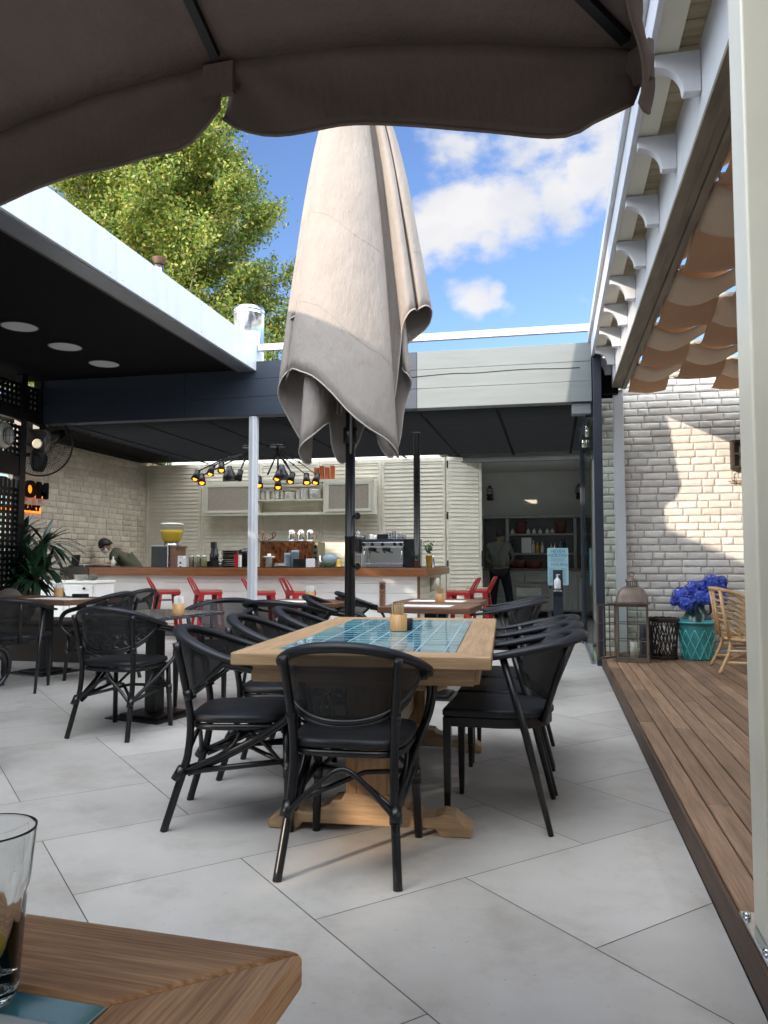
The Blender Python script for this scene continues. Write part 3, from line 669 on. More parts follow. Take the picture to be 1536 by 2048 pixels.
# ------------------------------------------------------------------ things on the bar (Y = distance, pixels give where)
BT = 1.0305
def on_bar(mb, name, mat, u, Y, label, cat, group=None, z=BT, **k):
    o = mb.build(name, mat, None, **k); o.location = (at(u, 1140, Y).x, Y, z); return tag(o, label, cat, group)
def bar_items():
    x = lambda u, Y: at(u, 1140, Y).x
    # juice dispenser
    j = thing('juice_dispenser', 'drink dispenser with a clear bowl of yellow juice on a dark box', 'drink dispenser', (x(338, 11.2), 11.2, BT))
    MB().bb(-.20, .07, -.2, .2, 0, .32).build('housing', M['darkglass'], j, bevel=.004)
    MB().bb(.072, .086, -.202, .2, 0, .325).bb(-.2, .086, -.204, -.199, .318, .326).build('edge_trim', M['steel'], j)
    MB().bb(.09, .19, -.16, .18, 0, .30).bb(.09, .22, -.16, .18, .30, .325).build('side_cabinet', M['walnut'], j)
    MB().lathe([(.125, .326), (.125, .345), (.115, .35), (.115, .385)], (.035, 0, 0), 28).build('base_ring', M['galv'], j)
    MB().lathe([(.112, .388), (.135, .42), (.168, .53), (.170, .575)], (.035, 0, 0), 32).build('juice', M['juice'], j)
    MB().lathe([(.117, .386), (.142, .42), (.176, .53), (.182, .60), (.178, .66)], (.035, 0, 0), 32, cap=False).build('bowl', M['pane_clear'], j)
    MB().lathe([(.183, .655), (.183, .668), (.15, .685), (.05, .695)], (.035, 0, 0), 32).build('lid', M['ceramic'], j)
    on_bar(MB().bb(-.045, .045, -.04, .04, 0, .17).bb(.046, .075, -.03, .03, 0, .13), 'tea_box', M['paper'], 363, 11.0, 'white packet with a black print beside the juice dispenser', 'box')
    p = MB().bb(-.02, .02, -.001, .001, 0, .012).bb(-.026, .026, -.001, .001, .05, .058).bb(-.012, .012, -.001, .001, .058, .08).bb(-.022, .022, -.001, .001, .14, .145)
    o = p.build('print', M['ink'], [q for q in bpy.data.objects if q.name == 'tea_box'][0]); o.location = (0, -.042, .0)
    for k, u in enumerate((383, 396, 408)):
        t = thing('glass_jar', ['glass storage jar with a pale label next to the white packet', 'glass storage jar, middle of the three on the bar', 'glass storage jar beside the black coffee gear on the bar'][k], 'jar', (x(u, 11.05), 11.05, BT), 0, 'glass storage jars on the bar')
        MB().lathe([(.042, 0), (.045, .01), (.045, .13), (.036, .145)], n=18).build('jar_body', pbr('jar_beans%d' % k, (.10+.04*k, .10+.03*k, .07), .25, 0, .4, 50), t)
        MB().lathe([(.04, .146), (.04, .17), (.03, .175)], n=18).build('lid', M['steel'], t)
    MB().bb(-.06, .06, -.047, -.046, .08, .11)
    on_bar(MB().bb(-.13, .13, -.12, .12, 0, .09).lathe([(.07, .09), (.07, .2), (.055, .22), (.05, .30)], n=18).box((.0, -.02, .34), (.07, .08, .09)), 'blender', M['blackcup'], 428, 11.25, 'black blender behind the glass jars on the bar', 'blender', bevel=.004)
    t = thing('cup_stack', 'stack of black trays with pale handles on the bar', 'tray stack', (x(460, 11.15), 11.15, BT))
    mb = MB()
    for k in range(9): mb.lathe([(.10, k*.028), (.135, k*.028+.02), (.14, k*.028+.024)], n=20)
    mb.build('trays', M['blackcup'], t)
    mb = MB()
    for k in range(6): mb.box((-.12+.01*(k % 2), -.09, .05+k*.036), (.03, .02, .016))
    mb.build('handles', M['paper'], t)
    on_bar(MB().bb(-.03, .03, -.04, .04, 0, .19).bb(-.03, .06, -.04, .04, .191, .2), 'menu_book', M['red'], 474, 10.9, 'slim upright dark red book on the bar edge', 'book')
    on_bar(MB().bb(-.014, .014, -.03, .03, 0, .18), 'folded_menu', M['paper'], 480, 10.86, 'white folded card beside the red book on the bar', 'card')
    on_bar(MB().lathe([(.12, 0), (.14, .2), (.13, .26), (.05, .29)], n=20), 'coffee_bin', M['darkglass'], 494, 11.35, 'dark round bin behind the white post on the bar', 'bin')
    # copper oven
    v = thing('copper_oven', 'wide copper embossed oven on the bar with dials on its right side', 'oven', (x(586, 11.3), 11.3, BT))
    MB().bb(-.44, .38, -.25, .2, 0, .375).build('body', M['copper'], v, bevel=.005)
    MB().bb(-.45, .39, -.26, .22, .376, .395).build('top_plate', M['galv'], v)
    mb = MB()
    for k in range(30):
        xx = -.26+k*.019; hh = .10+.13*abs(math.sin(k*.55)); mb.bar((xx, -.255, .06), (xx, -.255, .06+hh+.05), .008, .012)
    mb.build('embossed_ribs', M['copper'], v)
    mb = MB()
    for k in range(9):
        for q in (0, 1): mb.bar((-.425 + .0*q, -.256, .02+k*.038), (-.355, -.256, .02+k*.038+(.06 if q else -.06)+.0), .005, .006)
    mb.build('lattice', pbr('pale_copper', (.55, .28, .16), .35, .8), v)
    MB().bb(.381, .455, -.2, .18, .0, .37).build('control_panel', pbr('brass_panel', (.36, .30, .19), .35, .7), v)
    for z in (.30, .21, .13): MB().lathe([(.028, 0), (.026, .025)], n=16).build('dial', M['blackcup'], v).matrix_basis = Matrix.Translation((.42, -.2, z)) @ Matrix.Rotation(PI/2, 4, 'X')
    zt = BT+.396
    for k, u in enumerate((583, 602, 620)):
        t = thing('tea_pot', ['polished metal pot on the copper oven, nearest the coiled handle', 'polished metal pot on the copper oven, middle of three', 'polished metal pot on the copper oven, nearest its right edge'][k], 'pot', (x(u, 11.3), 11.3, zt), 0, 'polished pots on the copper oven')
        MB().lathe([(.058, 0), (.062, .02), (.06, .12), (.05, .155), (.03, .17), (.012, .18)], n=22).build('pot_body', M['chrome'], t)
        MB().tube(spline([(.055, 0, .12), (.10, 0, .11), (.10, 0, .04), (.06, 0, .02)], 5), .007, 6).build('handle', M['copper'], t)
    o = MB().tube(spline([(-.06, 0, 0), (-.09, 0, .09), (-.04, 0, .15), (.01, 0, .13), (.0, 0, .04), (.02, 0, .0), (.05, 0, .07), (.07, 0, .0)], 6), .008, 6).build('coiled_handle', M['copper']); o.location = (x(527, 11.3), 11.25, zt); tag(o, 'thin copper handle looped upright on the left of the oven top', 'handle')
    o = MB().tube(spline([(-.05, 0, .02), (.0, 0, .03), (.03, 0, .06), (.02, 0, .12), (.06, 0, .13), (.07, 0, .08), (.03, 0, .03)], 6), .009, 6).build('tongs', pbr('dark_copper', (.14, .06, .04), .4, .6)); o.location = (x(545, 11.3), 11.22, zt); tag(o, 'dark metal tongs lying on the oven top', 'tongs')
    on_bar(MB().lathe([(.05, 0), (.05, .13), (.085, .14), (.09, .16), (.03, .165), (.03, .2)], n=20), 'cup_tower', M['ceramic'], 538, 10.95, 'grey white stacked cups under a lid before the copper oven', 'cups')
    on_bar(MB().lathe([(.05, 0), (.1, .02), (.105, .03), (.06, .035), (.09, .055), (.095, .06)], n=22), 'saucers', M['ceramic'], 561, 10.95, 'two white saucers stacked on the bar', 'saucers')
    for k, (u, h) in enumerate(((576, .21), (590, .25))): on_bar(MB().lathe([(.052, 0), (.058, .01), (.058, h-.05), (.062, h-.045), (.062, h)], n=22), 'canister', M['bluecup'], u, 11.0, ['shorter grey blue canister before the copper oven', 'taller grey blue canister before the copper oven'][k], 'canister', 'grey blue canisters')
    for k, u in enumerate((594, 608)): on_bar(MB().bb(-.047, .047, -.05, .05, 0, .12), 'napkin_box', M['blackcup'], u, 10.85, ['square black box on the bar next to the canisters', 'square black box on the bar next to the white box'][k], 'box', 'square black boxes on the bar', bevel=.003)
    on_bar(MB().bb(-.055, .055, -.05, .05, 0, .125), 'card_box', M['paper'], 621, 10.84, 'square white printed box on the bar', 'box', bevel=.002)
    on_bar(MB().lathe([(.025, 0), (.03, .08), (.012, .10), (.008, .17)], n=12), 'syrup_bottle', M['chrome'], 640, 10.95, 'small shiny bottle beside the white box on the bar', 'bottle')
    on_bar(MB().lathe([(.06, 0), (.105, .07), (.11, .08)], n=20), 'green_bowl', M['greendish'], 654, 10.95, 'pale green bowl on the bar', 'bowl')
    on_bar(MB().ball((0, 0, .1), .13, 16, 10, (1.1, .8, .8)), 'dark_bag', M['bluecup'], 660, 11.2, 'dark grey blue rounded bag behind the green bowl', 'bag')
    on_bar(MB().lathe([(.08, 0), (.09, .012), (.04, .015), (.04, .08), (.03, .10), (.02, .12)], n=18), 'tea_set', M['yellow'], 678, 11.0, 'small mustard pot on a saucer beside the umbrella pole', 'pot')
    # grinder
    g = thing('coffee_grinder', 'black coffee grinder with a hopper, half behind the umbrella pole', 'grinder', (x(716, 11.15), 11.15, BT))
    MB().bb(-.07, .07, -.1, .1, 0, .20).build('body', M['steel'], g, bevel=.01)
    MB().lathe([(.06, .2), (.07, .25), (.09, .38), (.12, .44)], n=20).build('hopper', M['darkglass'], g)
    MB().lathe([(.122, .441), (.122, .46), (.03, .47), (.02, .54)], n=20).build('lid', M['clear'], g)
    # espresso machine
    e = thing('espresso_machine', 'wide polished steel espresso machine on the right of the bar', 'espresso machine', (x(772, 11.15), 11.15, BT))
    MB().bb(-.30, .30, -.06, .3, .0, .37).build('body', M['chrome'], e, bevel=.006)
    MB().bb(-.31, .31, -.24, -.061, .285, .37).build('control_panel', M['steel'], e, bevel=.015, seg=3)
    MB().bb(-.315, .315, -.25, .3, .371, .405).build('cup_rail', M['navy_steel'], e, bevel=.004)
    MB().bb(-.30, .30, -.26, -.061, 0, .06).build('drip_tray', M['steel'], e, bevel=.006)
    for q in (-.19, .02): 
        MB().lathe([(.035, 0), (.04, .05)], (q, -.17, .23), 16).bar((q, -.18, .235), (q+.03, -.34, .215), .022, .02).build('group_head', M['blackcup'], e)
    for q in (-.28, -.15, .0, .18, .27): MB().lathe([(.026, 0), (.024, .02)], n=14).build('dial', M['blackcup'], e).matrix_basis = Matrix.Translation((q, -.242, .33)) @ Matrix.Rotation(PI/2, 4, 'X')
    for q in (-.3, .25): MB().tube([(q+.03, -.2, .27), (q+.03, -.25, .2), (q+.02, -.25, .08)], .008, 6).build('steam_wand', M['chrome'], e)
    MB().bb(-.31, -.29, -.2, .2, .06, .28).build('side_panel', M['chrome'], e)
    for k, (q, hh, mt, lab) in enumerate(((-.22, .08, 'ceramic', 'upturned white cup on the espresso machine, leftmost'), (-.16, .07, 'ceramic', 'upturned white cup on the espresso machine beside the black box'), (.05, .10, 'clear', 'drinking glass upturned on the espresso machine beside the black box'), (.12, .12, 'clear', 'tall drinking glass upturned on the espresso machine'), (.2, .09, 'clear', 'short drinking glass upturned on the espresso machine'), (.27, .07, 'clear', 'small glass upturned at the right end of the espresso machine'))):
        on = MB().lathe([(.034, 0), (.034, .004), (.026, hh)], n=16).build('cup' if mt == 'ceramic' else 'drinking_glass', M[mt]); on.location = (e.location.x+q, 11.16, BT+.4055); tag(on, lab, 'cup' if mt == 'ceramic' else 'glass', 'cups and glasses on the espresso machine')
    o = MB().bb(-.09, .06, -.06, .06, 0, .075).build('cup_box', M['blackcup'], bevel=.003); o.location = (e.location.x-.03, 11.14, BT+.4055); tag(o, 'low black box on top of the espresso machine', 'box')
    on_bar(MB().bb(-.12, .11, -.15, .15, 0, .41), 'menu_board', M['darkglass'], 826, 11.2, 'tall dark panel between the espresso machine and the black column', 'panel', bevel=.004)
    # potted plants
    def small_plant(u, Y, pot, r0, h, lh, n, label, leafm):
        t = thing('potted_plant', label, 'potted plant', (x(u, Y), Y, BT))
        MB().lathe([(r0*.7, 0), (r0, h), (r0*1.05, h)], n=18).build('pot', pot, t)
        mb = MB()
        for k in range(n):
            a = rnd.uniform(0, 2*PI); l = lh*rnd.uniform(.4, 1); d = Vector((math.cos(a)*rnd.uniform(.1, .7), math.sin(a)*rnd.uniform(.1, .7), 1)).normalized()
            p = Vector((rnd.uniform(-.3, .3)*r0, rnd.uniform(-.3, .3)*r0, h)); q = p+d*l; s = d.cross(Vector((0, 0, 1)).lerp(Vector((1, 0, 0)), rnd.random())).normalized()
            for f in (.5, .75, 1.0):
                c = p.lerp(q, f); w = .012
                mb._f([mb.bm.verts.new(c-s*w), mb.bm.verts.new(c+Vector((rnd.uniform(-1, 1), rnd.uniform(-1, 1), rnd.uniform(-.2, 1)))*.022), mb.bm.verts.new(c+s*w), mb.bm.verts.new(c-d*.02)])
        mb.build('foliage', leafm, t, recalc=False)
    small_plant(858, 10.95, M['yellow'], .05, .17, .22, 70, 'bushy green plant in a yellow pot right of the black column', M['leaf_pot'])
    small_plant(833, 10.9, M['terracotta'], .035, .09, .18, 26, 'small green plant in a clay pot left of the black column', M['leaf_pot'])
    on_bar(MB().lathe([(.035, 0), (.012, .15), (.01, .16)], n=12), 'steel_cone', M['steel'], 866, 10.85, 'small steel cone beside the yellow pot', 'ornament')
    # laptop / register and papers on the left
    t = thing('cash_register', 'dark cash register screen on the left end of the bar', 'cash register', (x(146, 11.2), 11.2, BT))
    MB().box((0, 0, .10), (.22, .03, .18), (R(-12), 0, 0)).build('screen', M['blackcup'], t, bevel=.004); MB().bb(-.12, .12, -.1, .12, 0, .02).build('base', M['blackcup'], t)
    on_bar(MB().bb(-.19, .19, -.12, .12, 0, .02), 'serving_tray', M['blackcup'], 200, 11.0, 'flat black tray on the bar before the bending person', 'tray', bevel=.003)
    on_bar(MB().lathe([(.034, 0), (.034, .09), (.012, .12), (.012, .16)], n=14), 'water_bottle', M['ceramic'], 226, 10.95, 'small pale bottle before the bending person', 'bottle')
    # wall shelf
    s = thing('wall_shelf', 'long white wall cupboard with open middle shelves and two glazed doors', 'wall cupboard', (at(580, 1000, 13.3).x, 13.3, 2.0))
    P = lambda u, v: at(u, v, 13.25)
    xl, xr, zt_, zb = P(408, 975).x, P(750, 975).x, P(500, 968).z, P(500, 1026).z
    xm1, xm2 = P(513, 1000).x, P(648, 1000).x
    mb = MB().bb(xl, xr, 13.2, 13.44, zt_, zt_+.05).bb(xl, xr, 13.2, 13.44, zb-.05, zb)
    for xx in (xl, xm1, xm2, xr-.05): mb.bb(xx, xx+.05, 13.205, 13.44, zb+.001, zt_-.001)
    W(mb, 'carcass', M['cream_paint'], s, bevel=.003)
    W(MB().bb(xm1+.051, xm2-.001, 13.21, 13.44, P(580, 1000).z-.015, P(580, 1000).z+.015), 'shelf', M['cream_paint'], s)
    fr = pbr('frosted_mesh', (.36, .31, .25), .5, 0, .25, 90)
    for xa, xb in ((xl+.052, xm1-.002), (xm2+.052, xr-.052)):
        W(MB().bb(xa+.05, xb-.05, 13.196, 13.202, zb+.052, zt_-.052), 'glazing', fr, s)
        W(MB().bb(xa, xb, 13.188, 13.2035, zt_-.05, zt_-.002).bb(xa, xb, 13.188, 13.2035, zb+.002, zb+.05).bb(xa, xa+.05, 13.188, 13.2035, zb+.051, zt_-.051).bb(xb-.05, xb, 13.188, 13.2035, zb+.051, zt_-.051), 'door_frame', M['cream_paint'], s)
    zs = P(580, 1000).z+.016
    for k, (u, h, r0) in enumerate(((523, .17, .035), (533, .2, .04), (544, .16, .035), (552, .2, .038), (562, .17, .03), (577, .13, .09), (594, .2, .04), (607, .19, .075), (629, .17, .11))):
        o = MB().lathe([(r0*.7, 0), (r0, .03), (r0, h*.75), (r0*.6 if r0 < .06 else r0, h*.9), (r0*.5 if r0 < .06 else r0*1.02, h)], n=18).build('ceramic_vessel', M['ceramic']); o.location = (P(u, 1000).x, 13.32, zs)
        tag(o, ['slim cream bottle at the left of the open wall shelf', 'tall cream bottle on the open wall shelf beside the white post', 'cream bottle with a brown base on the open wall shelf', 'second tall cream bottle on the open wall shelf', 'narrow cream bottle left of the round jug on the open wall shelf', 'round low cream jug on the open wall shelf', 'cream bottle between the two jugs on the open wall shelf', 'straight cream mug on the open wall shelf', 'widest cream bowl cup at the right of the open wall shelf'][k], 'vessel', 'cream pottery on the open shelf')
    o = MB()
    for k in range(4): o.bb(-.17+k*.1, -.10+k*.1, -.04, .04, 0, .22+.03*(k % 2))
    o = o.build('coffee_bags', pbr('rust_bags', (.42, .09, .02), .5, 0, .3)); o.location = (P(645, 950).x, 13.33, zt_+.052); tag(o, 'orange coffee bags on top of the wall cupboard', 'bags')
    for k, u in enumerate((455, 560)):
        o = MB().lathe([(.13, 0), (.12, .12), (.06, .24), (.04, .3)], n=18).build('dark_vase', M['blackcup']); o.location = (P(u, 950).x, 13.34, zt_+.052); tag(o, ['dark vase on the wall cupboard left of the white post', 'dark vase on the wall cupboard right of the white post'][k], 'vase')
bar_items()
# ================================================================== LAMPS ABOVE THE BAR
def lamp_cluster():
    Y = 11.6
    P = lambda u, v, dy=0: at(u, v, Y+dy)
    t = thing('spot_chandelier', 'black chandelier of many jointed arms with glowing orange spot lamps above the bar', 'chandelier', (P(545, 925).x, Y, 2.45))
    hub1, hub2 = P(500, 905), P(555, 905)
    heads = [(394, 955, 398, 960, 0), (404, 963, 405, 972, -.1), (424, 945, 422, 948, .1), (443, 938, 443, 943, -.15), (480, 955, 480, 962, .2), (518, 968, 518, 972, 0), (557, 955, 559, 957, -.1), (556, 972, 557, 977, .1), (584, 960, 584, 962, 0), (613, 962, 614, 966, -.12), (634, 962, 634, 966, .1)]
    arms = MB()
    for k, (u, v, lu, lv, dy) in enumerate(heads):
        h = P(u, v-8, dy); hub = hub1 if u < 520 else hub2
        lit = k not in (4,)
        e = hub.lerp(h, .55)+Vector((0, 0, .02 if k % 2 else .06))
        for off in (-.016, .016):
            arms.tube([hub+Vector((0, off, 0)), e+Vector((0, off, 0)), h+Vector((0, off, .03))], .0065, 6)
        arms.ball(e, .02, 8, 6); arms.ball(h+Vector((0, 0, .03)), .024, 8, 6)
        dirv = Vector((.15*(1 if k % 2 else -1), -.35, -.9)).normalized()
        rot = dirv.to_track_quat('-Z', 'Y').to_matrix().to_4x4()
        s = MB().lathe([(.025, .05), (.04, .04), (.044, -.02), (.062, -.115), (.066, -.115), (.048, -.02), (.044, .055), (.02, .065)], n=18, cap=False).build('lamp_shade', M['black_metal'], t)
        s.matrix_basis = Matrix.Translation(h-Vector(t.location)) @ rot
        if lit:
            b = MB().ball((0, 0, -.09), .036, 12, 8).build('bulb', M['bulb'], s)
    W(arms, 'arms', M['black_metal'], t)
    W(MB().lathe([(.12, 0), (.12, .03)], (hub1.x, Y, 2.93), 20).bar(hub1, hub1+Vector((0, 0, .3)), .03, .03), 'mount', M['black_metal'], t); W(MB().lathe([(.12, 0), (.12, .03)], (hub2.x, Y, 2.93), 20).bar(hub2, hub2+Vector((0, 0, .3)), .03, .03).bar(hub2, P(588, 952), .02, .02).bar(hub2, P(535, 950), .02, .02), 'mount', M['black_metal'], t)
lamp_cluster()

# ================================================================== LEFT SIDE: SCREEN, FAN, SIGN, PLANT, BENCH
def left_side():
    X = -6.42
    t = thing('lattice_screen', 'black lattice screen with small square holes on a dark post at the left', 'screen', (X, 7.9, 0))
    def lat(y0, y1, z0, z1, name='lattice'):
        mb = MB(); p = .078
        n = round((y1-y0)/p); m = round((z1-z0)/p)
        for i in range(n+1): mb.bb(X-.008, X+.008, y0+i*p-.023, y0+i*p+.023, z0, z1)
        for j in range(m+1): mb.bb(X-.0065, X+.0065, y0-.023, y1+.023, z0+j*p*.9-.021, z0+j*p*.9+.021)
        W(mb, name, M['black_metal'], t)
    lat(5.2, 8.62, 3.02, 3.30); lat(5.2, 8.28, .80, 2.12); lat(5.2, 8.28, 2.42, 2.80)
    W(MB().bb(X-.05, X+.05, 8.29, 8.40, 0, 3.42).bb(X-.04, X+.04, 5.1, 8.66, 2.86, 2.99).bb(X-.04, X+.04, 5.1, 8.285, 2.17, 2.40).bb(X-.04, X+.04, 5.1, 8.285, .66, .78).bb(X-.05, X+.05, 8.64, 8.75, 2.8, 3.42), 'frame', M['black_metal'], t, bevel=.004)
    W(MB().bb(X-.02, X+.02, 5.1, 8.285, 0, .3), 'base_board', M['bench'], t)
    # fan
    c = at(80, 890, 8.75)
    f = thing('wall_fan', 'big black wall fan with a round wire cage and cream hub', 'fan', (c.x, c.y, c.z), R(20))
    mb = MB(); rad = .40
    for y in (-.075, .075): mb.tube([Vector((rad*math.cos(a), y*.3, rad*math.sin(a))) for a in [2*PI*k/48 for k in range(48)]], .007, 6, True)
    mb.tube([Vector((rad*math.cos(a), 0, rad*math.sin(a))) for a in [2*PI*k/48 for k in range(48)]], .012, 6, True)
    for s in (-1, 1):
        for k in range(72):
            a = 2*PI*k/72
            mb.tube([(.07*math.cos(a), s*.10, .07*math.sin(a)), (.25*math.cos(a+.05), s*.09, .25*math.sin(a+.05)), (rad*math.cos(a+.1), s*.02, rad*math.sin(a+.1))], .0022, 4)
        for q in (.15, .28): mb.tube([Vector((q*math.cos(a), s*.092, q*math.sin(a))) for a in [2*PI*k/40 for k in range(40)]], .0025, 4, True)
    mb.build('cage', M['black_metal'], f)
    o = MB().lathe([(.062, 0), (.062, .02), (.05, .026)], n=24).build('hub_badge', M['cream_paint'], f); o.matrix_basis = Matrix.Translation((0, -.095, 0)) @ Matrix.Rotation(PI/2, 4, 'X')
    for k in range(3):
        a = k*2*PI/3+.5; rows = []
        for i in range(7):
            r_ = .06+.29*i/6; w = .10+.10*math.sin(PI*i/6)
            rows.append([Vector((r_*math.cos(a+q*w/r_*.5), -.02+.05*q, r_*math.sin(a+q*w/r_*.5))) for q in (-1, -.3, .4, 1)])
        MB().grid(rows).build('blade', M['black_metal'], f, solid=.004)
    MB().lathe([(.07, 0), (.09, .05), (.09, .17), (.05, .2)], n=18).build('motor', M['black_metal'], f).matrix_basis = Matrix.Translation((0, .06, 0)) @ Matrix.Rotation(-PI/2, 4, 'X')
    MB().bar((0, .15, -.02), (-.12, .12, -.12), .05, .05).bar((-.12, .12, -.12), (-.42, -.05, -.12), .05, .05).build('arm', M['black_metal'], f)
    # sign with letters lit from behind
    s = thing('lit_sign', 'black block letters lit orange from behind on the shaded brick wall', 'sign', (-7.56, 10.12, 2.05), PI/2)
    lettering('ROOM', .33, .05, M['dark_ceiling'], s, (-.24, -.06, .115), spacing=1.12, heavy=.012).data.name = 'big_letters'
    lettering('LIBRARY', .12, .03, M['dark_ceiling'], s, (-.16, -.05, -.15), spacing=1.3, heavy=.003)
    o = MB().bb(-.72, .26, .0, .010, .03, .19).bb(-.72, .22, .0, .010, -.21, -.13).build('glow_strip', M['glow'], s)
    l = thing('caged_lamp', 'pale round wall lamp in a wire cage on the black lattice screen', 'wall lamp', at(14, 872, 8.0), 0)
    MB().ball((.03, 0, 0), .075, 16, 12, (.75, .8, 1.25)).build('glass_shade', M['lamp_disc'], l)
    MB().lathe([(.15, 0), (.13, .03), (.02, .06)], n=24).build('reflector', M['cream_paint'], l).matrix_basis = Matrix.Translation((-.07, .03, .02)) @ Matrix.Rotation(PI/2, 4, 'Y') @ Matrix.Scale(1.1, 4)
    mb = MB()
    for k in range(8):
        a = k*PI/4; mb.tube([(.03+.066*math.cos(a)*math.sin(b), .066*math.sin(a)*math.sin(b), -.105*math.cos(b)) for b in [PI*i/8 for i in range(9)]], .003, 5)
    mb.tube([(.03+.067*math.cos(a), .067*math.sin(a), 0) for a in [2*PI*k/20 for k in range(20)]], .003, 5, True); mb.build('cage', M['black_metal'], l)
    # plant
    p = thing('dracaena_plant', 'tall dark green plant with long strap leaves behind the far left table', 'plant', (-6.35, 8.55, 0))
    MB().lathe([(.16, 0), (.2, .05), (.24, .5), (.25, .55), (.22, .56)], n=24).build('pot', M['bench'], p)
    stems = MB(); lv = MB()
    heads = [(at(88, 1088, 8.6), .52), (at(40, 1112, 8.5), .5), (at(66, 1135, 8.35), .46), (at(48, 1068, 8.75), .48), (at(20, 1140, 8.3), .42), (at(52, 1150, 8.4), .42), (at(92, 1140, 8.5), .42), (at(70, 1160, 8.25), .36)]
    for h, L in heads:
        h = h-Vector((-6.35, 8.55, 0)); stems.tube(spline([(rnd.uniform(-.06, .06), rnd.uniform(-.06, .06), .5), h*.6+Vector((0, 0, .2)), h], 5), .018, 7)
        for k in range(34):
            a = rnd.uniform(0, 2*PI); el = rnd.uniform(-.35, 1.35); l = L*rnd.uniform(.7, 1.15); droop = rnd.uniform(.35, .95)*(1.2-max(0, el)*.5)
            d = Vector((math.cos(a)*math.cos(el), math.sin(a)*math.cos(el), math.sin(el))); sd = d.cross(Vector((0, 0, 1))).normalized()
            rows = []
            for i in range(8):
                f = i/7; c = h+d*l*f+Vector((0, 0, -droop*l*f*f*.75)); w = .033*math.sin(PI*min(1, .12+f*.88))+.001
                rows.append([c-sd*w, c+Vector((0, 0, -.006)), c+sd*w])
            lv.grid(rows)
    stems.build('stem', M['bark'], p); lv.build('foliage', M['leaf_dark'], p, recalc=False)
    # cabinet
    c = thing('side_cabinet', 'white cabinet with small black knobs at the left end of the bar', 'cabinet', (-6.75, 9.9, 0))
    W(MB().bb(-7.25, -6.28, 9.82, 10.3, .06, .80), 'body', M['bar_white'], c, bevel=.004)
    W(MB().bb(-7.27, -6.26, 9.80, 10.31, .805, .84), 'top', M['bar_white'], c, bevel=.004)
    for xa, xb in ((-7.22, -6.78), (-6.76, -6.32)): W(MB().bb(xa, xb, 9.805, 9.818, .10, .78), 'door', M['bar_white'], c, bevel=.003); W(MB().ball((xb-.12 if xb < -6.6 else xb-.12, 9.79, .735), .02), 'knob', M['black_metal'], c)
    W(MB().bb(-7.2, -6.33, 9.86, 10.28, 0, .059), 'plinth', M['bench'], c)
    for k in range(6):
        o = MB().lathe([(.02, 0), (.09, .012), (.10, .018)], n=20).build('plate', M['ceramic']); o.location = (-6.62+rnd.uniform(-.02, .02), 10.0, .8405+k*.013); tag(o, 'white plate in the small stack on the side cabinet', 'plate', 'plates on the side cabinet')
    o = MB().ball((0, 0, .05), .06, 14, 8, (1.2, 1, .8)).build('folded_cloth', M['shirt_grey']); o.location = (-6.42, 9.98, .8405); tag(o, 'crumpled grey cloth beside the plates on the side cabinet', 'cloth')
    b = thing('bench', 'low dark brown bench box along the left side behind the far table', 'bench', (-5.8, 7.9, 0))
    W(MB().bb(-7.2, -4.98, 7.72, 8.2, 0, .40), 'base', M['bench'], b, bevel=.006); W(MB().bb(-7.2, -4.98, 7.70, 8.22, .405, .46), 'seat', M['bench'], b, bevel=.02, seg=3)
    for k, (u, v) in enumerate(((14, 1180),)):
        o = MB().ball((0, 0, .17), .2, 16, 10, (1, .45, .9)).build('cushion', pbr('grey_cushion', (.13, .115, .10), .9, 0, .1)); o.location = (-6.2, 7.95, .455); tag(o, 'grey brown cushion on the dark bench below the plant', 'cushion')
left_side()

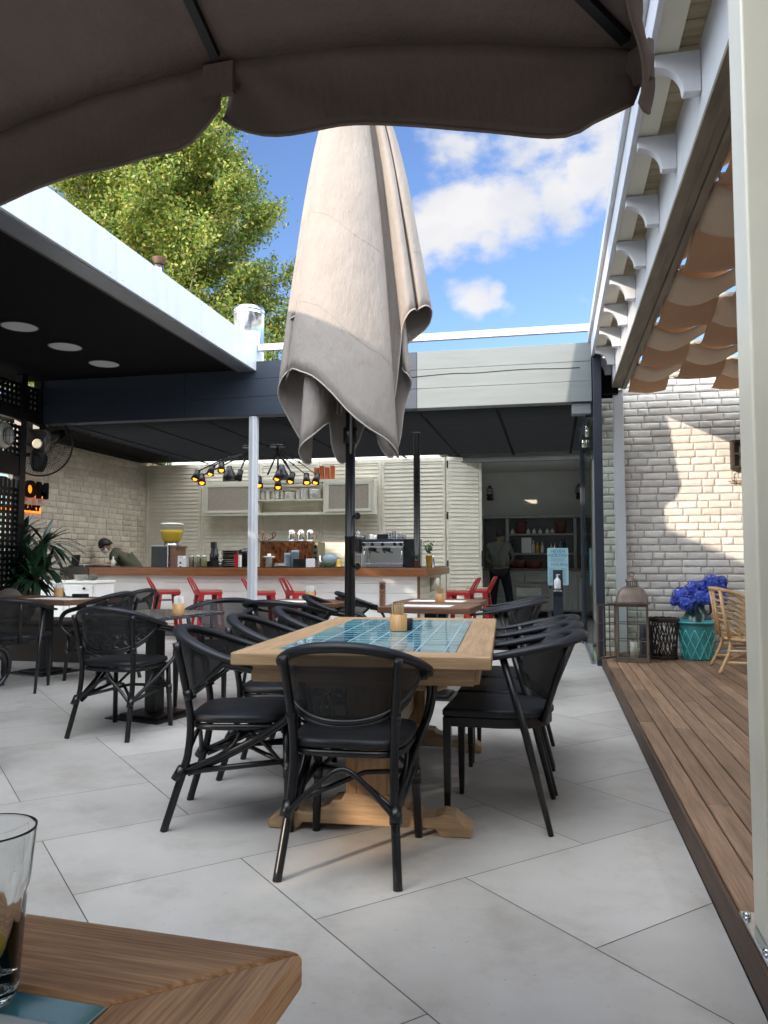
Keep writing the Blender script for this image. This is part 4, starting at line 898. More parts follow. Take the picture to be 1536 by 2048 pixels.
# ================================================================== CHAIRS
def cane_chair(label):
    t = thing('cane_chair', label, 'chair', (0, 0, 0), 0, 'black cane look armchairs')
    k = 1
    for sx in (-1, 1):
        MB().tube(spline([(sx*.215, -.31, 0), (sx*.20, -.262, .16), (sx*.188, -.222, .30), (sx*.186, -.212, .45), (sx*.195, -.235, .60), (sx*.212, -.272, .775)], 4), .0165, 10).tube([(sx*.2015, -.267, .205), (sx*.194, -.238, .255)], .023, 10).tube([(sx*.190, -.215, .535), (sx*.193, -.228, .575)], .021, 10).build('rear_leg', M['black_cane'], t)
        MB().tube([(sx*.215, .215, 0), (sx*.205, .20, .25), (sx*.20, .195, .43)], .0165, 10).tube([(sx*.207, .204, .22), (sx*.204, .2, .28)], .021, 10).build('front_leg', M['black_cane'], t)
        a = spline([(sx*.275, -.06, .70), (sx*.285, .06, .68), (sx*.285, .165, .645), (sx*.278, .222, .575), (sx*.262, .215, .495), (sx*.235, .13, .42), (sx*.212, -.02, .335), (sx*.198, -.16, .268), (sx*.196, -.225, .24)], 5)
        b = [p+Vector((-sx*.020, .004, -.016)) for p in a]
        MB().tube(a, .0125, 8).tube(b, .0115, 8).build('arm', M['black_cane'], t)
    rim = []
    for i in range(25):
        q = -1+2*i/24; a = q*1.62
        rim.append(Vector((.285*math.sin(a), .0-.305*math.cos(a)*(1 if abs(a) < PI/2 else .4)-.0, .705+.112*max(0, math.cos(a))**1.15)))
    MB().tube(rim, [.019+.013*math.cos((-1+2*i/24)*PI/2)**.6 for i in range(25)] if False else [.0155+.0115*max(0, math.cos((-1+2*i/24)*PI/2))**.6 for i in range(25)], 12, flat=(1.15, .75), up=(0, 0, 1)).build('rim', M['rim_pad'], t)
    # sling between the rim and the lower rail
    rows, low = [], []
    for i in range(25):
        q = -1+2*i/24; a = q*1.5
        top = Vector((.275*math.sin(a), -.298*math.cos(a), .704+.105*max(0, math.cos(a))**1.15))
        zlow = .545+.165*abs(q)**2.2
        bot = Vector((.262*math.sin(a*.97), -.232*math.cos(a*.97)-.02, zlow))
        low.append(bot)
        rows.append([top.lerp(bot, f)+Vector((0, -.012*math.sin(PI*f)*math.cos(a), 0)) for f in (0, .2, .4, .6, .8, 1)])
    MB().grid(rows).build('backrest', M['sling'], t, recalc=False)
    MB().tube(low, .0105, 8).tube([p+Vector((0, .0, -.017)) for p in low[3:-3]], .008, 8).build('lower_rail', M['black_cane'], t)
    out = []
    for i in range(40):
        a = 2*PI*i/40; ca, sa = math.cos(a), math.sin(a); e = .42
        out.append((.225*abs(ca)**e*(1 if ca > 0 else -1)*(1-.06*(sa < 0)*abs(sa)), .225*abs(sa)**e*(1 if sa > 0 else -1)))
    mb = MB()
    prof = [(.93, .441), (.985, .446), (1.0, .456), (.985, .470), (.94, .476), (.5, .479), (.02, .480)]
    mb.grid([[Vector((x*r_, y*r_, z)) for x, y in out] for r_, z in prof], True); mb.build('seat', M['navy_pad'], t)
    mb = MB().tube([Vector((x*.93, y*.93, .425)) for x, y in out], .014, 8, True)
    mb.build('seat_rail', M['black_cane'], t)
    mb = MB()
    for sx in (-1, 1):
        mb.tube([(sx*.199, -.255, .235), (sx*.202, .20, .285)], .0125, 8)
        mb.tube(spline([(sx*.2, -.25, .22), (sx*.2, -.05, .33), (sx*.2, .0, .405)], 4), .009, 7).tube(spline([(sx*.203, .2, .25), (sx*.2, .1, .36), (sx*.2, .04, .405)], 4), .009, 7)
        mb.tube([(sx*.199, -.25, .245), (-sx*.03, .02, .30), (-sx*.203, .2, .27)], .010, 8)
    mb.tube(spline([(-.198, -.255, .22), (-.1, -.235, .31), (0, -.222, .372), (.1, -.235, .31), (.198, -.255, .22)], 5), .0105, 8)
    mb.tube(spline([(-.206, .2, .25), (-.1, .205, .35), (0, .208, .40), (.1, .205, .35), (.206, .2, .25)], 5), .0095, 8)
    mb.build('stretcher', M['black_cane'], t)
    return t
def metal_chair(label):
    t = thing('metal_chair', label, 'chair', (0, 0, 0), 0, 'black metal armchairs')
    for sx in (-1, 1):
        MB().bar((sx*.205, .215, 0), (sx*.205, .215, .12), .021, .021, (0, 1, 0), .028, .028).bar((sx*.205, .215, .12), (sx*.205, .215, .445), .028, .028, (0, 1, 0), .036, .036).build('front_leg', M['black_metal'], t, bevel=.003)
        MB().tube([(sx*.285, -.225, 0), (sx*.268, -.125, .4), (sx*.255, -.03, .72)], [.012, .0165, .0165], 10).build('rear_leg', M['black_metal'], t)
        MB().tube([(sx*.13, -.19, .43), (sx*.155, -.245, .6), (sx*.185, -.30, .765)], .0145, 10).build('back_post', M['black_metal'], t)
    rim = spline([(-.262, .21, .685), (-.268, .10, .70), (-.27, -.02, .72), (-.272, -.12, .742), (-.225, -.265, .772), (-.11, -.335, .79), (0, -.35, .795), (.11, -.335, .79), (.225, -.265, .772), (.272, -.12, .742), (.27, -.02, .72), (.268, .10, .70), (.262, .21, .685)], 3)
    n = len(rim); MB().tube(rim, [.0135+.016*max(0, 1-abs(2*i/(n-1)-1)*1.25)**.45 for i in range(n)], 12, flat=(1.25, .75), up=(0, 0, 1)).build('rim', M['rim_pad'], t)
    rows = []
    for i in range(17):
        q = -1+2*i/16; a = q*1.25
        top = Vector((.268*math.sin(a), -.345*math.cos(a)**.9+.0, .74+.05*math.cos(a)))
        bot = Vector((.17*math.sin(a), -.225*math.cos(a)**.9, .50+.11*abs(q)**2))
        rows.append([top.lerp(bot, f) for f in (0, .33, .66, 1)])
    MB().grid(rows).build('backrest', M['sling'], t, recalc=False)
    P = [(-.225, .235), (.225, .235), (.222, -.02), (.19, -.14), (.10, -.215), (0, -.232), (-.10, -.215), (-.19, -.14), (-.222, -.02)]
    MB().prism(P, .447, .483, 'xy').build('seat', M['navy_pad'], t, bevel=.012, seg=3)
    MB().prism([(x*.96, y*.96) for x, y in P], .405, .4455, 'xy').build('seat_frame', M['black_metal'], t, bevel=.003)
    return t
cc = cane_chair('')
mc = metal_chair('black metal armchair, nearest of the three on the right of the tiled table')
def place(proto, first, label, x, y, rz):
    if first: proto.location = (x, y, 0); proto.rotation_euler = (0, 0, rz); proto['label'] = label; return proto
    return dup(proto, (x, y, 0), rz, label)
place(cc, 1, 'black cane armchair, back to the camera, at the near end of the tiled table', -.755, 2.965, R(2))
place(cc, 0, 'black cane armchair on the left of the tiled table at its near corner', -1.335, 3.30, R(-78))
place(cc, 0, 'black cane armchair on the left of the tiled table, middle one', -1.40, 4.02, R(-84))
place(cc, 0, 'black cane armchair on the left of the tiled table at its far corner', -1.40, 4.72, R(-82))
place(cc, 0, 'black cane armchair seen from behind in front of the dark marble table', -2.79, 4.74, R(-2))
place(cc, 0, 'black cane armchair at the left picture edge with only its rim and one leg showing', -3.13, 3.46, R(8))
place(cc, 0, 'black cane armchair on the right of the far left wooden table, nearer one', -4.24, 6.72, R(80))
place(cc, 0, 'black cane armchair on the right of the far left wooden table, farther one', -4.44, 7.5, R(80))
place(cc, 0, 'black cane armchair left of the placemat tables, beside the umbrella pole', -1.78, 6.45, R(-80))
place(cc, 0, 'black cane armchair left of the placemat tables, farther from the umbrella pole', -1.72, 7.25, R(-62))
place(mc, 1, 'black metal armchair, nearest of the three on the right of the tiled table', -.235, 3.60, R(88))
place(mc, 0, 'black metal armchair, middle of the three on the right of the tiled table', -.235, 4.10, R(90))
place(mc, 0, 'black metal armchair, farthest of the three on the right of the tiled table', -.235, 4.60, R(90))
place(mc, 0, 'black metal armchair behind the dark marble table, facing the camera', -2.62, 5.74, R(176))
place(mc, 0, 'black metal armchair with its back to the camera beside the white post', -2.17, 6.15, R(-6))
place(mc, 0, 'black metal armchair right of the two placemat tables, nearer one', -.42, 6.55, R(84))
place(mc, 0, 'black metal armchair right of the two placemat tables, farther one', -.42, 7.25, R(88))
place(mc, 0, 'dark metal armchair before the far left wooden table by the lattice', -4.62, 6.02, R(12))

# ================================================================== TABLES
def main_table():
    t = thing('dining_table', 'long oak trestle table with an inset top of blue glazed tiles', 'table', (-.805, 3.94, 0), R(3.5))
    hw, hl, f, th = .515, 1.0, .145, .05; z1 = .757; z0 = z1-th
    def board(poly, m): MB().prism(poly, z0, z1, 'xy').build('top_frame', m, t, bevel=.005)
    g = .0012
    board([(-hw, -hl), (hw, -hl), (hw-f, -hl+f-g), (-hw+f, -hl+f-g)], M['oak_x']); board([(-hw, hl), (-hw+f, hl-f+g), (hw-f, hl-f+g), (hw, hl)], M['oak_x'])
    board([(-hw, -hl+g*1.4), (-hw+f-g, -hl+f), (-hw+f-g, hl-f), (-hw, hl-g*1.4)], M['oak']); board([(hw, -hl+g*1.4), (hw, hl-g*1.4), (hw-f+g, hl-f), (hw-f+g, -hl+f)], M['oak'])
    iw, il = hw-f-.001, hl-f-.001
    o = MB().bb(0, 2*iw, 0, 2*il, z0, z1-.002).build('tile_panel', M['tabletile'], t); o.location = (-iw, -il, 0)
    for y in (-hl+.09, hl-.09): MB().bb(-hw+.07, hw-.07, y-.02, y+.02, .635, z0-.001).build('apron', M['oak_x'], t, bevel=.003)
    for x in (-hw+.07, hw-.07): MB().bb(x-.02, x+.02, -hl+.112, hl-.112, .635, z0-.001).build('apron', M['oak'], t, bevel=.003)
    for y in (-.70, .70):
        MB().bb(-.095, .095, y-.055, y+.055, .115, .60).bb(-.08, -.05, y-.061, y-.0551, .13, .59).bb(.05, .08, y-.061, y-.0551, .13, .59).build('pedestal', M['oak_z'], t, bevel=.006)
        MB().prism([(-.33, .60), (-.30, .585), (.30, .585), (.33, .60), (.33, .634), (-.33, .634)], y-.06, y+.06, 'xz').build('top_bearer', M['oak_x'], t, bevel=.006)
        half = [(.0, .03), (.28, .03), (.30, .0), (.425, .0), (.43, .035), (.395, .058), (.36, .085), (.315, .092), (.275, .075), (.225, .075), (.20, .098), (.165, .108), (.15, .128), (.11, .132), (.098, .16), (.0, .16)]
        poly = half+[(-x, z) for x, z in reversed(half[1:-1])]
        MB().prism(poly, y-.062, y+.062, 'xz').build('foot', M['oak_x'], t, bevel=.008)
    MB().bb(-.03, .03, -.644, .644, .24, .33).build('stretcher', M['oak'], t, bevel=.004)
    return t
main_table()
def pedestal_table(name, label, loc, rz, w, l, topm, th=.04, z=.75, base=.44, rnd_edge=.006):
    t = thing(name, label, 'table', loc, rz)
    MB().bb(-w/2, w/2, -l/2, l/2, z-th, z).build('table_top', topm, t, bevel=rnd_edge)
    MB().bb(-.05, .05, -.05, .05, .035, z-th-.01).build('column', M['black_metal'], t, bevel=.006)
    MB().bb(-.16, .16, -.16, .16, z-th-.009, z-th-.001).build('top_plate', M['black_metal'], t)
    MB().bb(-base/2, base/2, -base/2, base/2, 0, .012).box((0, 0, .022), (base*.7, base*.7, .02)).build('base_plate', M['black_metal'], t, bevel=.004)
    return t
pedestal_table('marble_table', 'square dark marble topped table on a black pedestal', (-2.84, 5.22, 0), R(-12), .68, .74, M['marble'], .025, .742, .48, .004)
pedestal_table('wooden_table', 'brown wooden table at the far left beside the bench and the plant', (-5.02, 7.0, 0), R(-14), 1.3, .72, M['walnut'], .05, .75, .5)
pedestal_table('wooden_table', 'small wooden table with a white placemat, nearer of the pair right of the umbrella pole', (-1.0, 6.48, 0), R(-3), .76, .66, M['walnut'], .05, .75, .46)
pedestal_table('wooden_table', 'small wooden table with a white placemat, farther of the pair right of the umbrella pole', (-1.02, 7.26, 0), R(-3), .78, .66, M['walnut'], .05, .75, .46)
pedestal_table('wooden_table', 'small wooden table beside the white post before the bar', (-2.22, 6.92, 0), R(-3), .78, .7, M['walnut'], .04, .75, .46)
def flat(name, loc, d, mat, label, cat, rz=0):
    o = MB().bb(-d[0]/2, d[0]/2, -d[1]/2, d[1]/2, 0, d[2]).build(name, mat); o.location = loc; o.rotation_euler = (0, 0, rz); return tag(o, label, cat)
flat('placemat', (-1.02, 6.36, .7505), (.42, .28, .0015), M['paper'], 'white paper placemat on the nearer small wooden table', 'placemat', R(-3))
flat('placemat', (-1.04, 7.14, .7505), (.5, .28, .0015), M['paper'], 'white paper placemat on the farther small wooden table', 'placemat', R(-3))
flat('placemat', (-4.75, 6.8, .7505), (.6, .3, .0015), M['paper'], 'white paper placemat on the far left wooden table', 'placemat', R(-14))
flat('placemat', (-2.3, 6.8, .7505), (.42, .28, .0015), M['paper'], 'white paper placemat on the table beside the white post', 'placemat', R(-3))
def holder(loc, label, fill, r=.042, h=.075):
    t = thing('cutlery_holder', label, 'holder', loc, rnd.uniform(0, 3))
    MB().lathe([(r, 0), (r, h), (r*.86, h), (r*.86, .012), (.001, .012)], n=28, cap=False).lathe([(r, 0), (.001, .0)], n=28, cap=False).build('bamboo_cup', M['bamboo'], t)
    if fill == 'sticks':
        mb = MB()
        for k in range(26):
            a, q = rnd.uniform(0, 2*PI), r*.7*math.sqrt(rnd.random()); x, y = q*math.cos(a), q*math.sin(a)
            mb.bar((x, y, .014), (x*1.12, y*1.12, h+rnd.uniform(.035, .06)), .006, .0025, (math.cos(a*3), math.sin(a*3), 0))
        mb.build('wooden_sticks', M['wood_sticks'], t)
    else:
        mb = MB()
        for k in range(12):
            a = 2*PI*k/12; q = r*.6*(.5+.5*(k % 2)); x, y = q*math.cos(a), q*math.sin(a)
            mb.box((x, y, h*.5+.022), (.022, .004, h+.06+rnd.uniform(-.01, .008)), (rnd.uniform(-.1, .1), rnd.uniform(-.1, .1), a))
        mb.build('paper_sachets', M['paper'], t)
    return t
holder((at(797, 1264, 4.0).x, 4.0, .7575), 'bamboo cup of wooden stirring sticks on the blue tiled table', 'sticks', .045, .085)
o = MB().lathe([(.022, 0), (.026, .005), (.028, .055), (.022, .06)], n=18).build('salt_cup', M['blackcup']); o.location = (at(815, 1262, 4.06).x, 4.07, .7575); tag(o, 'small black cup beside the bamboo cup on the blue tiled table', 'cup')
holder((-2.62, 5.14, .7425), 'bamboo cup of white sachets on the dark marble table', 'sachets')
holder((-4.96, 7.1, .7505), 'bamboo cup of white sachets on the far left wooden table', 'sachets', .045, .09)
holder((at(620, 1192, 6.9).x, 6.9, .7505), 'bamboo cup of white sachets on the table beside the white post', 'sachets', .045, .085)
holder((at(880, 1203, 7.02).x, 7.02, .7505), 'bamboo cup of sticks and white paper on the farther placemat table', 'sticks', .045, .075)
flat('black_box', (-4.72, 7.12, .7505), (.14, .09, .035), M['blackcup'], 'small black box beside the bamboo cup on the far left table', 'box', R(-14))
# foreground table and glass
def front_table():
    t = thing('wooden_table', 'brown ash table corner with teal tiles in the left foreground', 'table', (-.62, .36, 0), R(-3))
    hw, hl, f, z1, th = .365, .385, .125, .752, .036; z0 = z1-th; g = .0008
    def board(poly, m): MB().prism(poly, z0, z1, 'xy').build('top_frame', m, t, bevel=.006, seg=3)
    board([(-hw, hl), (-hw+f, hl-f+g), (hw-f, hl-f+g), (hw, hl)], M['ash_x']); board([(-hw, -hl), (hw, -hl), (hw-f, -hl+f-g), (-hw+f, -hl+f-g)], M['ash_x'])
    board([(hw, -hl+g*1.4), (hw, hl-g*1.4), (hw-f+g, hl-f), (hw-f+g, -hl+f)], M['ash_y']); board([(-hw, -hl+g*1.4), (-hw+f-g, -hl+f), (-hw+f-g, hl-f), (-hw, hl-g*1.4)], M['ash_y'])
    o = MB().bb(0, 2*(hw-f-.001), 0, 2*(hl-f-.001), z0, z1-.003).build('tile_panel', M['foretile'], t); o.location = (-(hw-f-.001), -(hl-f-.001), 0)
    MB().bb(-.05, .05, -.05, .05, .035, z0-.01).build('column', M['black_metal'], t, bevel=.006)
    MB().bb(-.23, .23, -.23, .23, 0, .012).build('base_plate', M['black_metal'], t)
    gl = thing('water_glass', 'tall ribbed drinking glass with lemon water at the left foreground edge', 'glass', (-.474, .588, .7525))
    out = [(.0, .0), (.026, .0), (.029, .006), (.033, .085), (.0355, .094), (.0365, .10), (.040, .139), (.0402, .1405)]
    inn = [(.0388, .1405), (.0383, .138), (.0345, .10), (.033, .094), (.0305, .085), (.0265, .012), (.0, .010)]
    mb = MB(); n = 60; rings = []
    for r_, z in out+inn:
        rows = []
        for k in range(n):
            a = 2*PI*k/n; flute = 1+(.028*math.cos(a*10) if .008 < z < .088 and (r_, z) in out else 0)
            rows.append(Vector((r_*flute*math.cos(a), r_*flute*math.sin(a), z)))
        rings.append(rows)
    mb.grid(rings, True); mb.build('glass_body', M['clear'], gl)
    for k, (x, y, z, rx) in enumerate(((.006, -.004, .045, .25), (-.005, .004, .03, -.4))):
        l = MB().lathe([(.001, -.003), (.0195, -.003), (.0205, 0), (.0195, .003), (.001, .003)], n=24).build('lemon_slice', M['lemon'], gl); l.location = (x, y, z); l.rotation_euler = (PI/2+rx, .3, .4*k)
front_table()

# ================================================================== BAR STOOLS
def stool(label):
    t = thing('bar_stool', label, 'bar stool', (0, 0, 0), 0, 'red metal bar stools')
    H = .705; pz = .155
    for sx in (-1, 1):
        for sy in (-1, 1):
            b = Vector((sx*.205, sy*.205, 0)); a = Vector((sx*pz*.95, sy*pz*.95, H-.03))
            w = .03
            mb = MB()
            rows = []
            for f in (0, 1):
                c = b.lerp(a, f); ww = .030+.030*f
                rows.append([c+Vector((-sx*ww, sy*.006, 0)), c+Vector((sx*.004, sy*.004, 0)), c+Vector((sx*.006, -sy*ww, 0))])
            mb.grid(rows, smooth=False); mb.build('leg', M['red'], t, solid=.005)
    MB().bb(-pz-.012, pz+.012, -pz-.012, pz+.012, H-.06, H-.008).build('seat_frame', M['red'], t, bevel=.014, seg=3)
    MB().bb(-pz-.005, pz+.005, -pz-.005, pz+.005, H-.007, H+.014).build('seat', M['seat_wood'], t, bevel=.008, seg=3)
    mb = MB(); q = .19
    for a, b in (((-q, -q), (q, -q)), ((q, -q), (q, q)), ((q, q), (-q, q)), ((-q, q), (-q, -q))): mb.bar((*a, .20), (*b, .20), .016, .008)
    mb.build('footrest', M['red'], t)
    mb = MB(); q = .165
    for a, b in (((-q, -q), (q, -q)), ((q, -q), (q, q)), ((q, q), (-q, q)), ((-q, q), (-q, -q))): mb.bar((*a, .56), (*b, .56), .010, .010)
    mb.build('brace', M['black_metal'], t)
    fr = spline([(-.15, -pz-.005, H-.03), (-.145, -pz-.05, H+.06), (-.13, -pz-.10, H+.15), (-.10, -pz-.112, H+.172), (0, -pz-.115, H+.176), (.10, -pz-.112, H+.172), (.13, -pz-.10, H+.15), (.145, -pz-.05, H+.06), (.15, -pz-.005, H-.03)], 4)
    MB().tube(fr, .011, 8).build('back_frame', M['red'], t)
    MB().bar((0, -pz-.004, H-.02), (0, -pz-.112, H+.172), .10, .006, (0, 1, .3)).build('back_slat', M['red'], t)
    return t
st = stool('')
spots = [(-5.45, 10.32, -52, 'red metal bar stool at the white bar, farthest left'), (-4.80, 10.30, -50, 'red metal bar stool at the white bar, second from the left'), (-3.98, 10.28, -58, 'red metal bar stool partly behind the white post at the bar'), (-3.42, 10.3, -48, 'red metal bar stool at the bar just right of the white post'), (-1.28, 11.0, 82, 'red metal bar stool at the short end of the bar, nearer one'), (-1.10, 11.75, 84, 'red metal bar stool at the short end of the bar by the louvred door')]
for k, (x, y, a, l) in enumerate(spots):
    o = st if k == 0 else dup(st, (x, y, 0), R(a), l)
    o.location = (x, y, 0); o.rotation_euler = (0, 0, R(a)); o['label'] = l

# ================================================================== PEOPLE
def skin_mesh(name, verts, edges, mat, parent=None, root=0, sub=1, loc=None):
    me = bpy.data.meshes.new(name); names = list(verts); ix = {n: i for i, n in enumerate(names)}
    me.from_pydata([verts[n][0] for n in names], [(ix[a], ix[b]) for a, b in edges], []); me.materials.append(mat)
    o = bpy.data.objects.new(name, me); COL.objects.link(o)
    if parent: o.parent = parent
    if loc: o.location = loc
    o.modifiers.new('skin', 'SKIN').use_smooth_shade = True
    sv = me.skin_vertices[0].data
    for n in names:
        r_ = verts[n][1]; sv[ix[n]].radius = (r_, r_) if not isinstance(r_, tuple) else r_
        sv[ix[n]].use_root = (ix[n] == root)
    md = o.modifiers.new('sub', 'SUBSURF'); md.levels = sub; md.render_levels = sub
    return o
def hand(verts, edges, wrist, d, side, palm, pre):
    """five unequal bent fingers on a palm; d = direction of the fingers, side = towards the thumb"""
    d, side = Vector(d).normalized(), Vector(side).normalized(); nrm = Vector(palm).normalized()
    w = Vector(verts[wrist][0]); pm = w+d*.05; verts[pre+'palm'] = (pm, (.034, .018)); edges.append((wrist, pre+'palm'))
    for k, (off, L) in enumerate(((.027, .068), (.009, .076), (-.009, .070), (-.026, .055))):
        b = pm+d*.035+side*off; m = b+d*L*.5+nrm*.008; e = b+d*L*.85+nrm*.03
        for nm, p, r_ in (('b', b, .0095), ('m', m, .0085), ('e', e, .007)): verts['%sf%d%s' % (pre, k, nm)] = (p, r_)
        edges += [(pre+'palm', '%sf%db' % (pre, k)), ('%sf%db' % (pre, k), '%sf%dm' % (pre, k)), ('%sf%dm' % (pre, k), '%sf%de' % (pre, k))]
    t0 = w+d*.03+side*.034; t1 = t0+d*.03+side*.022+nrm*.01; t2 = t1+d*.025+nrm*.012
    for nm, p, r_ in (('t0', t0, .012), ('t1', t1, .0095), ('t2', t2, .008)): verts[pre+nm] = (p, r_)
    edges += [(pre+'palm', pre+'t0'), (pre+'t0', pre+'t1'), (pre+'t1', pre+'t2')]
def head_parts(root, c, R3, hair_len, mask=False, female=False):
    """a head: skull, jaw, nose, ears, eyes and mouth as one mesh; hair as a child.  c centre, R3 = 3x3 orientation (face looks along -y)"""
    mb = MB(); n, m = 24, 16; rows = []
    for i in range(m+1):
        t = PI*i/m; r_ = []
        for k in range(n):
            a = 2*PI*k/n; x, y, z = math.sin(t)*math.sin(a), -math.sin(t)*math.cos(a), -math.cos(t)
            X, Y, Z = x*.077, y*.096, z*.115
            if z < -.1: X *= 1-.28*(-z-.1); Y = Y*(1-.12*(-z-.1))-(.012*(-z) if y < 0 else 0)
            if y < -.6 and abs(x) < .28 and -.35 < z < .12: Y -= .022*(1-abs(x)/.28)*(1-abs(z+.2)/.32 if abs(z+.2) < .32 else 0)
            if y < -.5 and .0 < z < .22 and .2 < abs(x) < .55: Y += .008
            if y < -.6 and abs(z+.52) < .1 and abs(x) < .35: Y -= .005
            r_.append(Vector((X, Y, Z)))
        rows.append(r_)
    mb.grid(rows, True)
    for s in (-1, 1): mb.ball((s*.078, .008, -.005), .03, 8, 6, (.35, .65, 1))
    o = mb.build('head', M['skin'], root); o.matrix_basis = Matrix.Translation(c) @ R3.to_4x4()
    for s in (-1, 1): MB().ball((s*.030, -.086, .014), .0115, 8, 6).build('eye', M['ceramic'], o)
    hb = MB(); rows = []
    for i in range(9, m+1):
        t = PI*i/m; r_ = []
        for k in range(n):
            a = 2*PI*k/n; x, y, z = math.sin(t)*math.sin(a), -math.sin(t)*math.cos(a), -math.cos(t)
            r_.append(Vector((x*.086, y*.105+.004, z*.124)))
        rows.append(r_)
    lower = []
    for k in range(n):
        a = 2*PI*k/n; x, y = math.sin(a), -math.cos(a); back = max(0, y)
        lower.append(Vector((x*.085, y*.103+.006, (.055 if y < -.2 else -.02-hair_len*back))))
    rows = [lower]+rows
    hb.grid(rows, True); hb.build('hair', M['hair'], root, solid=.01).matrix_basis = Matrix.Translation(c) @ R3.to_4x4()
    if mask:
        mk = MB(); rows = []
        for i in range(6):
            z = -.025-.075*i/5; rows.append([Vector((.075*math.sin(a), -.102*math.cos(a)-.014*(1-abs(i-2)/3), z)) for a in [-1.2+2.4*k/10 for k in range(11)]])
        mk.grid(rows); mk.build('face_mask', M['mask'], root, solid=.004).matrix_basis = Matrix.Translation(c) @ R3.to_4x4()
def bartender():
    o0 = Vector((at(245, 1130, 11.85).x, 11.85, 0))
    V, E = {}, []
    def add(n, p, r_): V[n] = (Vector(p), r_)
    add('pelvis', (.22, .10, .92), .12); add('belly', (.16, .06, 1.08), .12); add('chest', (.02, -.02, 1.22), (.15, .12)); add('neck0', (-.12, -.05, 1.30), .062); add('neck', (-.17, -.06, 1.315), .05)
    for s, n in ((-1, 'l'), (1, 'r')):
        add(n+'hip', (.22+s*.02, .10+s*.09, .88), .09); add(n+'knee', (.24, .06+s*.1, .48), .062); add(n+'ank', (.24, .12+s*.1, .09), .045); add(n+'toe', (.10, .12+s*.1, .04), .04)
        add(n+'sho', (-.04, -.03+s*.17, 1.25), .062); add(n+'elb', (-.03-.03*s, -.16+s*.17, 1.03 if s < 0 else 1.06), .042); add(n+'wri', (-.20, -.32+s*.08, 1.07), .028)
        E += [('pelvis', n+'hip'), (n+'hip', n+'knee'), (n+'knee', n+'ank'), (n+'ank', n+'toe'), ('chest', n+'sho'), (n+'sho', n+'elb'), (n+'elb', n+'wri')]
    E += [('pelvis', 'belly'), ('belly', 'chest'), ('chest', 'neck0'), ('neck0', 'neck')]
    cl = {k: V[k] for k in V}
    hand(V, E, 'lwri', (-.8, -.5, -.1), (0, 1, 0), (0, 0, -1), 'l'); hand(V, E, 'rwri', (-.8, -.5, -.1), (0, -1, 0), (0, 0, -1), 'r')
    for k_ in ('pelvis', 'belly', 'chest', 'lhip', 'rhip', 'lknee', 'rknee', 'lank', 'rank', 'lsho', 'rsho'): V[k_] = (V[k_][0], tuple(x*.7 for x in V[k_][1]) if isinstance(V[k_][1], tuple) else V[k_][1]*.7)
    p = skin_mesh('person', V, E, M['skin'], None, 0, 1, o0); tag(p, 'person in olive T-shirt and white mask bending over the left end of the bar', 'person')
    g = lambda n, k=1.0, dr=.028: (cl[n][0], tuple(x*k+dr for x in cl[n][1]) if isinstance(cl[n][1], tuple) else cl[n][1]*k+dr)
    sh = {n: g(n) for n in ('belly', 'chest', 'neck0', 'lsho', 'rsho', 'pelvis')}
    for s in 'lr': sh[s+'mid'] = (cl[s+'sho'][0].lerp(cl[s+'elb'][0], .62), .062)
    sh['neck0'] = (cl['neck0'][0], .068)
    skin_mesh('shirt', sh, [('pelvis', 'belly'), ('belly', 'chest'), ('chest', 'neck0'), ('chest', 'lsho'), ('chest', 'rsho'), ('lsho', 'lmid'), ('rsho', 'rmid')], M['olive'], p)
    tr = {n: g(n) for n in ('pelvis', 'lhip', 'rhip', 'lknee', 'rknee', 'lank', 'rank')}
    skin_mesh('trousers', tr, [('pelvis', 'lhip'), ('pelvis', 'rhip'), ('lhip', 'lknee'), ('rhip', 'rknee'), ('lknee', 'lank'), ('rknee', 'rank')], M['trousers'], p)
    head_parts(p, Vector((-.27, -.10, 1.385)), Euler((R(52), R(-8), R(-42)), 'ZYX').to_matrix() if False else (Matrix.Rotation(R(-38), 3, 'Z') @ Matrix.Rotation(R(48), 3, 'X')), .05, True)
